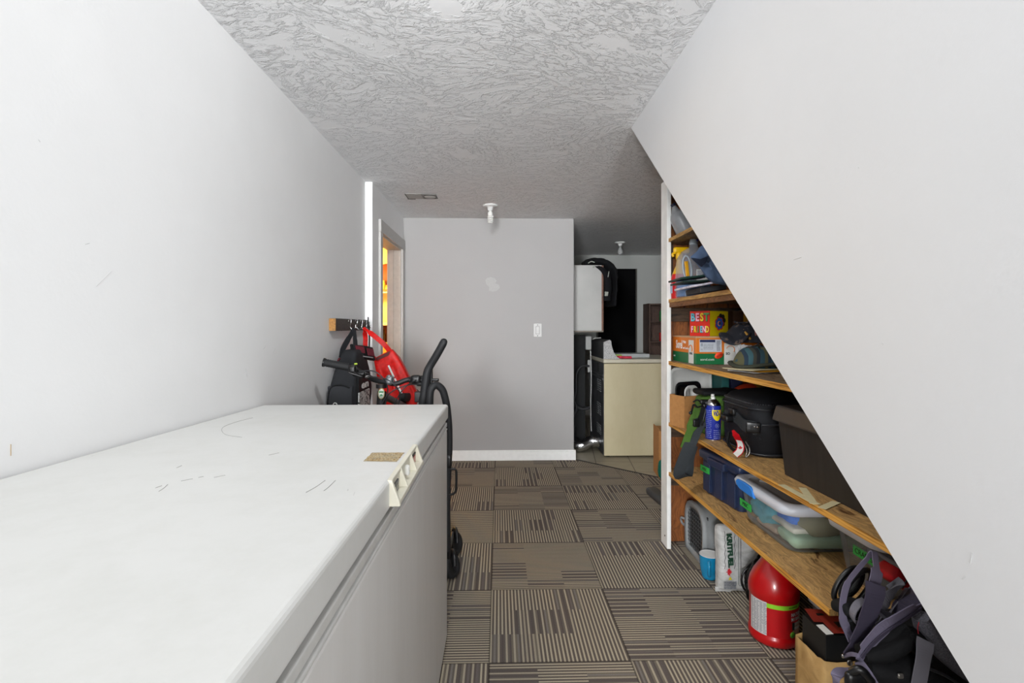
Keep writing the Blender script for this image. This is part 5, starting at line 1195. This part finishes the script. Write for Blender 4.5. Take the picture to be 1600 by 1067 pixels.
def cloth(m, c, s_, col, label, seed, cat='cloth'):
    tag(MB(m).rbox(c, s_, min(s_) * .45, 5, amp=min(s_) * .22, fr=13, seed=seed).build('folded_cloth', fabric('cloth ' + col, col, .9, .2)), label, cat, None)
cloth(T, (-.06, .085, .070), (.20, .15, .105), '6fd8f5', 'turquoise cloth inside the wide clear bin', 1)
cloth(T, (-.04, -.03, .090), (.18, .13, .080), '4a86f0', 'blue cloth in the middle of the wide clear bin', 2)
cloth(T, (.0, .02, .130), (.14, .12, .02), 'c8344a', 'dark red cloth lying topmost in the wide clear bin', 3)
cloth(T, (.03, -.10, .082), (.26, .10, .07), '9a9372', 'olive cloth at the near side of the wide clear bin', 4)
cloth(T, (-.03, -.085, .028), (.24, .13, .040), 'bfe0c0', 'pale green cloth at the bottom of the wide clear bin', 5)
cloth(T, (-.02, .05, .016), (.26, .14, .022), 'dcc0aa', 'beige cloth along the bottom of the wide clear bin', 6)
cloth(T, (-.09, -.04, .058), (.10, .16, .022), 'f0e9da', 'cream cloth folded beneath the blue cloth in the wide clear bin', 7)
t, T, W_, D_ = clear_bin(1.055, 1.40, 1.385, 1.605, .150, 'second clear storage bin, partly behind the grey straps', (-.03, .105), 'CRAFTS', blue=False)
cloth(T, (.02, .02, .05), (.24, .14, .08), '77747a', 'grey cloth inside the second clear bin', 8)

# ================================================================== ON THE FLOOR
def carrier():
    x0, x1, y0, y1, h_ = .995, 1.40, 2.475, 2.735, .275
    t = thing('pet_carrier', ((x0 + x1) / 2, (y0 + y1) / 2, 0), 'grey plastic pet carrier with wire door under the lowest shelf', 'pet carrier')
    gp = M('grey carrier plastic', '8b8e8f', .5, var=.06); cy = (y0 + y1) / 2
    def rg(x, e, top=h_): # rounded arch cross-section in yz
        out = []
        hw = (y1 - y0) / 2 + e
        for a in range(0, 181, 18): out.append((x, cy + hw * (abs(cos(radians(a))) ** .6) * (1 if cos(radians(a)) >= 0 else -1), top * .45 + (top * .55 + e) * sin(radians(a)) ** .7))
        out += [(x, cy - hw * .95, .02 - e), (x, cy - hw * .85, 0.002 - e), (x, cy + hw * .85, 0.002 - e), (x, cy + hw * .95, .02 - e)]
        return out
    MB().loft([rg(x0 + .02, -.006), rg(x0 + .06, -.002), rg(x1 - .03, -.004), rg(x1, -.03)], False, True).build('shell', gp, t)
    MB().loft([rg(x0 + .022, 0), rg(x0 + .004, 0), rg(x0 + .0, -.006), rg(x0 + .004, -.028), rg(x0 + .02, -.028)], False, False).build('door_frame', M('pale grey carrier rim', '8f9293', .45), t)
    MB().box((x0 + .03, cy - .11, .03), (x0 + .034, cy + .11, h_ - .035)).build('interior_shade', M('shaded inside black', '1d1e1f', .9), t)  # dark sheet standing for the shaded inside behind the wire door
    mb = MB(); wr = M('door wire', '6f7274', .35, .7)
    for i in range(9): yy = cy - .092 + i * .023; mb.tube([(x0 + .012, yy, .03), (x0 + .012, yy, h_ - .03 - abs(i - 4) * .004)], .0018, 5)
    for i in range(11): mb.tube([(x0 + .010, cy - .10, .035 + i * .020), (x0 + .010, cy + .10, .035 + i * .020)], .0018, 5)
    mb.build('wire_door', wr, t)
    MB().tube(sm([(x0 + .01, y1 - .01, .145), (x0 - .005, y1 + .025, .145), (x0 + .0, y1 + .028, .115), (x0 + .01, y1 - .01, .11)], 5), .006, 8).build('side_latch', MATS['pale grey carrier rim'], t)
    MB().box((x0 + .05, y0 - .008, .105), (x1 - .02, y0 + .02, .125)).build('seam_ridge', MATS['pale grey carrier rim'], t, bevel=.003)
    MB(TR((x0 + .08, y0 - .001, .12), rx=pi / 2)).lathe([(.012, 0), (.011, .012), (0, .013)], 16).build('clip', blackp, t)
carrier()
def mug():
    c = (.989, 2.385, 0); t = thing('mug', c, 'turquoise blue ceramic mug with white inside on the carpet', 'mug')
    mb = MB(TR(c)); b = M('turquoise glaze', '1583b0', .15, var=.12, vscale=14, coat=.5)
    mb.lathe([(.0, .002), (.030, .002), (.033, .006), (.0345, .012), (.036, .014), (.0355, .018), (.0375, .022), (.037, .027), (.040, .032), (.0435, .060), (.046, .108), (.0465, .112)], 32, cap=False); mb.build('body', b, t)
    MB(TR(c)).lathe([(.0465, .112), (.0455, .114), (.0435, .112), (.042, .08), (.038, .03), (.03, .010), (0, .008)], 32).build('inside', M('white glaze', 'd9dad8', .2), t)
    MB().tube(sm([(c[0] - .40 * r_, c[1] - .917 * r_, z) for r_, z in ((.043, .094), (.062, .093), (.071, .070), (.062, .040), (.036, .028))], 6), .0075, 10).build('handle', b, t)
mug()
def fuel_bag():
    t = thing('paper_sack', (1.08, 2.27, 0), 'white printed sack with green lettering standing behind the red jug', 'bag')
    k = NT('white sack'); n = k.noise(9, 5, k.scaled((1, 1, 2.2), None, (0, .5, 0)), .7, 1.0)
    k.set(Base_Color=k.ramp(n, [(.3, S('a8a8a6')), (.55, S('cfcfcd'))]), Roughness=.55); k.bump(n, .8, .012)
    x0, x1, z1, y = .975, 1.235, .300, 2.27
    def fn(p, u, v, w_):
        q = Vector(p); q.x += .012 * (abs(w_) ** 4) * (1 if u > 0 else -1) * abs(u) + .0; q.y *= (1 - .65 * abs(w_) ** 3); return q
    c = Vector(((x0 + x1) / 2, y, z1 / 2 + .002))
    MB().rbox(c, (x1 - x0, .085, z1), .028, 10, fn=fn, amp=.006, fr=13, seed=12).build('body', k.m, t)
    MB().ribbon([(x0 - .012, y - .01, .012), (x0 + .03, y - .012, .014), (x0 + .06, y - .008, .006)], (0, .1, 1), .02, .004).build('bottom_seam', k.m, t)
    yf = y - .0475; g = M('dark green ink', '14402c', .6)
    def wl(name, pts, mt, th=.003): MB().tube([Vector((a, yf + .002 - .004 * (1 - abs(2 * b / z1 - 1) ** 2), b)) for a, b in pts], th, 5, flat=.4).build(name, mt, t)
    m = frame((x0 + .036, yf - .0022, .200), (0.06, .0, -1), (1, 0, .06))
    MB(m).text('KRITFUEL', .030, zero(), .0012, bold=.0016, sx=1.15).build('lettering', g, t)
    for s_ in (0, 1):
        xx = x0 + .015 + s_ * .043; wl('jagged_border', [(xx + .004 * ((i % 2) - .5), .12 + i * .0165) for i in range(11)], ink, .0017)
    for dx, dz in ((0, 0), (.010, .006)): wl('box_border', [(x0 + .076 + dx, .27), (x0 + .076 + dx, .05 + dz), (x0 + .080 + dx, .044 + dz), (x1 - .01, .040 + dz)], ink if dx else g, .0018)
    MB(frame((x0 + .032, yf - .0015, .106), (0, 0, -1), (1, 0, 0))).prism([(a * .017, b * .015) for a, b in LEAF], 0, .002).build('leaf_mark', M('leaf red', 'c8202c', .6), t)
    MB(frame((x0 + .038, yf - .0012, .078), (1, 0, 0), (0, 0, 1))).prism([(-.008, -.006), (.008, -.006), (0, .008)], 0, .002).build('warning_triangle', M('warning yellow', 'c9b81c', .6), t)
    mb = MB(); lines(mb, frame((x0 + .040, yf + .002, .046), (1, 0, 0), (0, -.12, 1)), .056, .036, 9, .0015, 7, .40); lines(mb, frame((x0 + .135, yf - .0012, .105), (0, 0, 1), (-1, 0, 0)), .07, .018, 4, .0015, 8, .3)
    mb.build('small_print', M('grey ink', '6a6f7a', .6), t)
    MB(frame((x0 + .148, yf - .002, .062), (1, 0, 0), (0, 0, 1))).box((-.016, -.014, 0), (.016, .014, .0015)).build('green_mark', M('badge green ink', '2c7a45', .5), t)
fuel_bag()
def cables():
    t = thing('cable_bundle', (1.13, 2.13, 0), 'tangled coil of black cable beside the white sack', 'cable')
    r2 = random.Random(3)
    for k_ in range(10):
        cx, cz = 1.125 + r2.uniform(-.02, .03), .10 + r2.uniform(-.02, .03); rx, rz = r2.uniform(.045, .085), r2.uniform(.055, .092); y0 = 2.13 + r2.uniform(-.03, .035); ph = r2.uniform(0, 6); tl = r2.uniform(-.3, .3)
        P = []
        for i in range(28):
            a = 2 * pi * i / 28; P.append((cx + rx * cos(a) + .006 * sin(3 * a + ph), y0 + tl * rx * cos(a) + .008 * sin(2 * a + ph), max(.006, cz + rz * sin(a) + .006 * cos(4 * a + ph))))
        MB().tube(P, r2.choice((.0045, .006)), 7, closed=True).build('loop', M('glossy black cable', '0d0e10', .25), t)
    MB().rbox((1.12, 2.09, .075), (.05, .03, .03), .008, 3).build('plug', blackp, t)
cables()
def red_jug():
    c = (1.045, 1.925, 0); r_ = .087; t = thing('cleaner_jug', c, 'big red plastic cleaner jug with lime banded label on the carpet', 'jug')
    T = TR(c); rd = M('glossy red plastic', 'b5090f', .28, var=.04, coat=.3)
    MB(T).lathe([(0, .002), (.078, .002), (.087, .008), (.089, .018), (.0885, .034), (.085, .038), (.085, .165), (.0885, .170), (.089, .195), (.084, .222), (.070, .252), (.052, .280), (.036, .305), (.024, .322), (.022, .345), (0, .346)], 48).build('body', rd, t)
    MB(T).tube(sm([(.02, .0, .325), (.055, .0, .330), (.082, 0, .300), (.084, 0, .24)], 6), .012, 10).build('handle', rd, t)
    MB(T).lathe([(.024, .345), (.025, .35), (.025, .368), (0, .369)], 20).build('cap', whitep, t)
    def patch(a0, a1, z0, z1, mt, nm, e=.0006, par=None):
        n = 16; vs = []
        for i in range(n + 1):
            a = radians(a0 + (a1 - a0) * i / n); vs += [((.085 + e) * cos(a), (.085 + e) * sin(a), z0), ((.085 + e) * cos(a), (.085 + e) * sin(a), z1)]
        return MB(T).add(vs, [(2 * i, 2 * i + 2, 2 * i + 3, 2 * i + 1) for i in range(n)], None, True).build(nm, mt, par or t)
    patch(226, 330, .043, .165, M('red label', 'b80c14', .4), 'front_label', .0004)
    wlb = patch(178, 226, .043, .165, M('label white', 'c9c7c5', .5), 'back_label')
    patch(226, 330, .147, .163, M('lime band', '8fd42f', .4), 'lime_band', .0010)
    def curved(word, size, a0, z, mt, nm, sx=1, bold=0, e=.0014):
        a = a0; mbx = MB()
        for ch in word:
            if ch != ' ':
                ar = radians(a); mbx.text(ch, size, T @ frame(((.085 + e) * cos(ar), (.085 + e) * sin(ar), z), (-sin(ar), cos(ar), 0), (0, 0, 1)), .0002, bold=bold, sx=sx)
            a += math.degrees(size * sx * .72 / .085)
        return mbx.build(nm, mt, t)
    wt = M('label white', 'c9c7c5', .5)
    curved("NATURE'S", .017, 287, .128, wt, 'lettering', .8, .0006); curved('MIRACLE', .017, 287, .111, wt, 'lettering', .8, .0006)
    curved('ADVANCED', .007, 278, .155, ink, 'band_lettering', 1)
    patch(288, 330, .052, .098, M('photo panel beige', 'b08d7a', .5, var=.35, vscale=40), 'picture_panel', .0010); patch(286, 294, .072, .100, M('dark panel', '1d2a2a', .5), 'dark_panel', .0014)
    curved('STAIN', .013, 296, .094, wt, 'lettering', .8, .0004, .0018); curved('ODOR', .013, 296, .078, wt, 'lettering', .8, .0004, .0018)
    a = radians(287); MB(T @ frame((.0872 * cos(a), .0872 * sin(a), .056), (-sin(a), cos(a), 0), (0, 0, 1))).lathe([(.011, -.001), (.011, .0004), (0, .0005)], 20).text('24/7', .008, Matrix.Translation((0, 0, .0007)), .0002).build('round_seal', M('seal green', '5a9a24', .5), t)
    mb = MB(T); r2 = random.Random(2)
    for i in range(20):
        z = .048 + i * .0057
        for a0 in range(182, 222, 9):
            a_, b_ = radians(a0), radians(a0 + r2.uniform(4, 8.5)); q = .0859
            mb.add([(q * cos(a_), q * sin(a_), z), (q * cos(b_), q * sin(b_), z), (q * cos(b_), q * sin(b_), z + .0022), (q * cos(a_), q * sin(a_), z + .0022)], [(0, 1, 2, 3)])
    mb.build('small_print', M('grey ink', '6a6f7a', .6), wlb)
red_jug()
t = thing('plastic_tub', (1.24, 1.76, 0), 'clear plastic tub on the floor behind the red jug', 'tub')
MB(TR((1.22, 1.73, 0))).loft([rr(.18, .16, .03, .002), rr(.21, .19, .035, .20)], True, False).build('body', clr, t)
MB(TR((1.22, 1.73, 0))).loft([rr(.225, .205, .035, .20), rr(.23, .21, .035, .215), rr(.2, .18, .03, .22)]).build('lid', M('frosted lid', 'b9bbbd', .4), t)
cloth(TR((1.22, 1.73, 0)), (0, 0, .08), (.14, .12, .13), 'b3a79c', 'pale cloth inside the floor tub', 4)
def kraft():
    x0, x1, y0, y1, h_ = .878, 1.115, 1.36, 1.495, .275
    t = thing('kraft_bag', ((x0 + x1) / 2, (y0 + y1) / 2, 0), 'brown kraft paper bag holding the black box below the shelf end', 'bag')
    k = NT('kraft paper'); n = k.noise(12, 5, dist=1.2); k.set(Base_Color=k.ramp(n, [(.3, S('93713f')), (.65, S('b28f5a'))]), Roughness=.8); k.bump(n, .6, .01)
    base_ = [(x0, y1), (x0, y0 + .004), (x0 + .004, y0), (x1, y0), (x1, y1)]
    outl = []
    for (a, b) in zip(base_, base_[1:] + base_[:1]):
        for i in range(8): f_ = i / 8; outl.append((a[0] + (b[0] - a[0]) * f_, a[1] + (b[1] - a[1]) * f_))
    rings = []
    for j in range(9):
        z = h_ * j / 8; rings.append([Vector((p[0], p[1], z)) + noise.noise_vector(Vector((p[0] * 14, p[1] * 14, z * 14))) * .006 + (Vector((0, 0, .012 * noise.noise(Vector((p[0] * 30, p[1] * 30, 0))) )) if j == 8 else Vector()) for p in outl])
    inner = [[p + (Vector(((x0 + x1) / 2, (y0 + y1) / 2, p.z)) - p).normalized() * .002 for p in r_] for r_ in rings[::-1]]
    MB().loft(rings + inner, True, False).build('body', k.m, t)
    # black box inside
    bx0, bx1, by0, by1, z0, z1 = .890, 1.0, 1.374, 1.482, .16, .338
    t = thing('black_gift_box', ((bx0 + bx1) / 2, (by0 + by1) / 2, z0), 'open black box with dark red flaps standing in the kraft bag', 'box')
    bk = M('black card', '0d0d0e', .5); rd = M('dark red card', '7c2216', .55, var=.05)
    MB().box((bx0, by0, z0), (bx1, by1, z1)).build('body', bk, t, bevel=.001)
    f1 = MB(frame((bx0 + .004, by0 + .06, z1 + .004), (1, -.12, .0), (.1, 1, .12))).box((0, 0, 0), (.062, .055, .0015)).build('flap', rd, t)
    MB(frame((bx0 + .004, by0 + .06, z1 + .004), (1, -.12, .0), (.1, 1, .12))).box((.022, .014, .0016), (.042, .036, .0022)).build('flap_emblem', bk, f1)
    f2 = MB(frame((bx0 + .022, by0 + .000, z1 + .006), (1, .0, .02), (-.05, 1, .10))).box((0, 0, 0), (.080, .072, .0015)).build('flap', rd, t)
    MB(frame((bx0 + .022, by0 + .000, z1 + .006), (1, .0, .02), (-.05, 1, .10))).box((.028, .022, .0016), (.052, .044, .0022)).build('flap_emblem', bk, f2)
    MB(frame((bx0 + .004, by0 + .004, z1 + .001), (1, .0, .06), (0, 1, .0))).box((0, 0, 0), (.02, .045, .001)).build('white_card', paperw, t)
    f3 = MB(frame((bx0 + .085, by0 + .03, z1 + .002), (1, 0, .06), (0, 1, .05))).box((0, 0, 0), (.035, .06, .0015)).build('flap', rd, t)
    MB(frame((bx0 + .055, by0 - .0008, z0 + .06), (0, 0, 1), (-1, 0, 0))).box((-.012, -.0012, 0), (.012, .0012, .0002)).build('lettering', rd, t)
kraft()

# ---- backpack, straps and pouches heaped by the shelf end ------------
def heap():
    bk = fabric('backpack black cloth', '0e0e10', .8, .3, 700); mesh = fabric('grey spacer mesh', '5a5960', .8, .5, 380, .8); lav = fabric('lavender grey webbing', '686275', .75, .12, 1600)
    grey = fabric('mid grey webbing', '66646b', .75, .12, 1600); pur = fabric('dark purple webbing', '3a3544', .75, .12, 1600)
    Y = 1.20
    # backpack body lying on the floor, leaning on the shelving
    t = thing('backpack', (1.02, 1.17, 0), 'black backpack heaped on the floor with grey and lavender straps', 'backpack')
    MB().rbox((1.06, 1.20, .235), (.36, .26, .46), .09, 7, amp=.020, fr=7, seed=3, fn=lambda p, u, v, w_: (p.x + .03 * w_, p.y, p.z)).build('body', bk, t)
    # front folds
    for nm, pts, r0, mt in (('shoulder_pad', [(1438, 962), (1450, 985), (1470, 1010), (1500, 1040), (1530, 1068)], .030, mesh),
                            ('upper_pad', [(1412, 985), (1425, 995), (1438, 1010), (1446, 1030)], .026, bk),
                            ('side_roll', [(1345, 1020), (1375, 1015), (1405, 1000), (1420, 985)], .030, bk),
                            ('side_roll', [(1350, 1040), (1385, 1045), (1420, 1040), (1450, 1050)], .040, bk),
                            ('side_roll', [(1400, 1064), (1440, 1062), (1480, 1075), (1510, 1090)], .036, bk)):
        P = sm([at(a, b, 1.04) for a, b in pts], 6); n = len(P)
        MB().tube(P, [r0 * (.55 + .45 * sin(pi * min(1, (i + 1.5) / n))) for i in range(n)], 14, flat=.75).build(nm, mt, t)
    MB().tube(sm([at(a, b, 1.005) for a, b in ((1436, 972), (1434, 980), (1435, 990))], 4), .0009, 6).build('red_piping', M('red piping', '8f1524', .5), t)
    P = sm([at(a, b, 1.0) for a, b in ((1436, 1040), (1460, 1048), (1485, 1060), (1510, 1078))], 8); mb = MB()
    for p in P: mb.rbox(p, (.0035, .003, .0035), .0012, 1)
    MB().tube(P, .003, 6).build('zip', M('dark zip', '2c2d30', .4, .4), t)
    def rib(nm, pts, wdir, wid, mt, y=None, th=.0025):
        q = sm([at(*(p if len(p) == 3 else (p[0], p[1], y))) for p in pts], 6); return MB().ribbon(q, wdir, wid, th).build(nm, mt, t)
    rib('hanging_strap', [(1446, 1000, 1.0), (1444, 1020, .99), (1440, 1045, .99), (1435, 1072, .99)], (1, 0, .1), .030, grey)
    # wide dark band folding over to a lavender loop
    rib('wide_band', [(1368, 912, 1.07), (1366, 935, 1.06), (1352, 975, 1.06), (1336, 1005, 1.07), (1322, 1024, 1.08)], (1, 0, .25), [.038] * 12 + [.034] * 6 + [.024] * 6 + [.010], pur)
    rib('lavender_loop', [(1366, 913, 1.09), (1370, 895, 1.10), (1368, 876, 1.12), (1365, 862, 1.13), (1352, 876, 1.14), (1338, 892, 1.13), (1324, 912, 1.12), (1317, 940, 1.11), (1317, 965, 1.10), (1323, 982, 1.10), (1331, 1002, 1.09)], (1, 0, -.35), [.026] * 8 + [.014] * 14 + [.010] * 14 + [.014] * 12 + [.018] * 20, lav)
    rib('cross_strap', [(1440, 946, 1.05), (1415, 958, 1.04), (1392, 972, 1.03), (1370, 992, 1.03), (1352, 1014, 1.03), (1342, 1032, 1.03)], (.5, 0, 1), [.012] * 3 + [.024] * 10 + [.026] * 12 + [.014] * 8, lav)
    rib('cross_strap', [(1440, 950, 1.045), (1414, 968, 1.035), (1388, 985, 1.025), (1364, 1006, 1.025), (1346, 1028, 1.025)], (.5, 0, 1), .006, pur)
    rib('end_strap', [(1342, 1034, 1.03), (1352, 1048, 1.01), (1360, 1060, 1.0), (1368, 1074, 1.0)], (1, 0, .5), .018, lav)
    rib('loose_end', [(1320, 1025, 1.08), (1330, 1022, 1.05), (1340, 1024, 1.03), (1346, 1028, 1.03)], (.2, 0, 1), .008, lav)
    rib('side_band', [(1432, 920, 1.10), (1420, 940, 1.08), (1404, 960, 1.07), (1380, 976, 1.06)], (1, 0, .6), [.05] * 6 + [.04] * 6 + [.02] * 10, pur)
    rib('grey_band', [(1394, 908, 1.12), (1402, 918, 1.11), (1388, 932, 1.10), (1372, 945, 1.10)], (.6, 0, 1), .034, grey)
    rib('grey_band', [(1418, 925, 1.13), (1404, 940, 1.12), (1390, 956, 1.10), (1372, 978, 1.10)], (.7, 0, .8), .060, grey)
    rib('grey_loop', [(1352, 938, 1.09), (1340, 944, 1.08), (1332, 958, 1.075), (1334, 970, 1.08), (1344, 972, 1.085)], (0, 1, .3), .016, grey)
    MB().rbox(at(1318.5, 1025, 1.08), (.010, .006, .008), .003, 2).build('strap_tip', chrome, t)
    MB(frame(at(1328, 1036, 1.05), (1, 0, 0), (0, 0, 1))).lathe([(.006, -.001), (.006, .001), (.004, .0015), (.004, .0005), (0, .0005)], 16).build('metal_button', M('dull metal', '8a8680', .35, .8), t)
    MB().rbox(at(1407, 1056, 1.0), (.012, .006, .010), .003, 2).build('zip_pull', M('dull metal', '8a8680', .35, .8), t)
    # buckle at the bottom
    MB().rbox(at(1338, 1062, 1.0), (.045, .02, .034), .010, 3).tube(sm([at(1330, 1050, 1.0), at(1345, 1046, .99), at(1362, 1066, .99)], 4), .008, 8).build('buckle', blackp, t)
    rib('buckle_loop', [(1307, 1072, 1.02), (1306, 1058, 1.02), (1312, 1050, 1.03), (1325, 1050, 1.03), (1333, 1052, 1.02)], (0, 1, .2), .020, lav)
    # red pouch
    t2 = thing('red_pouch', tuple(at(1400, 915, 1.30)), 'red zipped pouch under the end of the middle shelf', 'pouch')
    c = at(1402, 900, 1.27)
    m = frame(c, (1, .1, -.62), (.62, 0, 1))
    MB(m).rbox((0, 0, 0), (.085, .048, .07), .022, 5, amp=.004, fr=14).build('body', fabric('red nylon', 'a80f1a', .6), t2)
    MB(m).rbox((.0, .024, 0), (.09, .012, .075), .006, 4, amp=.003, fr=14).build('top_cover', fabric('mid grey webbing', '66646b', .75), t2)
    MB(m).tube([(-.012, -.02, .036), (-.012, .02, .036)], .002, 6).build('zip', blackp, t2)
    MB(m).tube(sm([(.03, .005, .04), (.045, .012, .045), (.055, .0, .045)], 4), .005, 8).rbox((.045, -.012, .04), (.018, .014, .01), .003, 2).build('clip', chrome, t2)
    # black ring case and flat case
    t3 = thing('goggle_case', tuple(at(1340, 930, 1.16)), 'black oval case with a dark silver lens behind the lavender strap', 'case')
    m = frame(at(1340, 918, 1.15), (.8, .1, -.6), (.5, 0, .85))
    MB(m).tube([(.024 * cos(a), .047 * sin(a), .0) for a in [2 * pi * i / 30 for i in range(30)]], .0065, 10, closed=True).build('rim', M('black leatherette', '0f0f10', .3), t3)
    MB(m).tube([(.022 * cos(a) - .012, .045 * sin(a) - .008, -.014) for a in [2 * pi * i / 30 for i in range(30)]], .006, 10, closed=True).build('lower_rim', blackp, t3)
    MB(m @ Matrix.Diagonal((.5, 1, 1, 1))).lathe([(.044, -.02), (.040, -.012), (0, -.006)], 24).build('lens', M('dark silver lens', '5b5d5c', .25, .5), t3)
    t4 = thing('camera_case', tuple(at(1318, 965, 1.16)), 'small black zipped case at the end of the lowest shelf', 'case')
    m = frame(at(1322, 948, 1.12), (1, .2, .1), (0, .2, 1))
    MB(m).rbox((.006, .0, 0), (.056, .026, .054), .011, 4, amp=.002, fr=20).build('lid', blackf, t4)
    MB(m).rbox((.012, -.032, 0), (.050, .052, .052), .016, 4, amp=.003, fr=16).build('body', blackf, t4)
    MB(m).tube([(-.028, -.014, .03), (.03, -.014, .03)], .0022, 6).build('zip', MATS['dark zip'], t4)
heap()
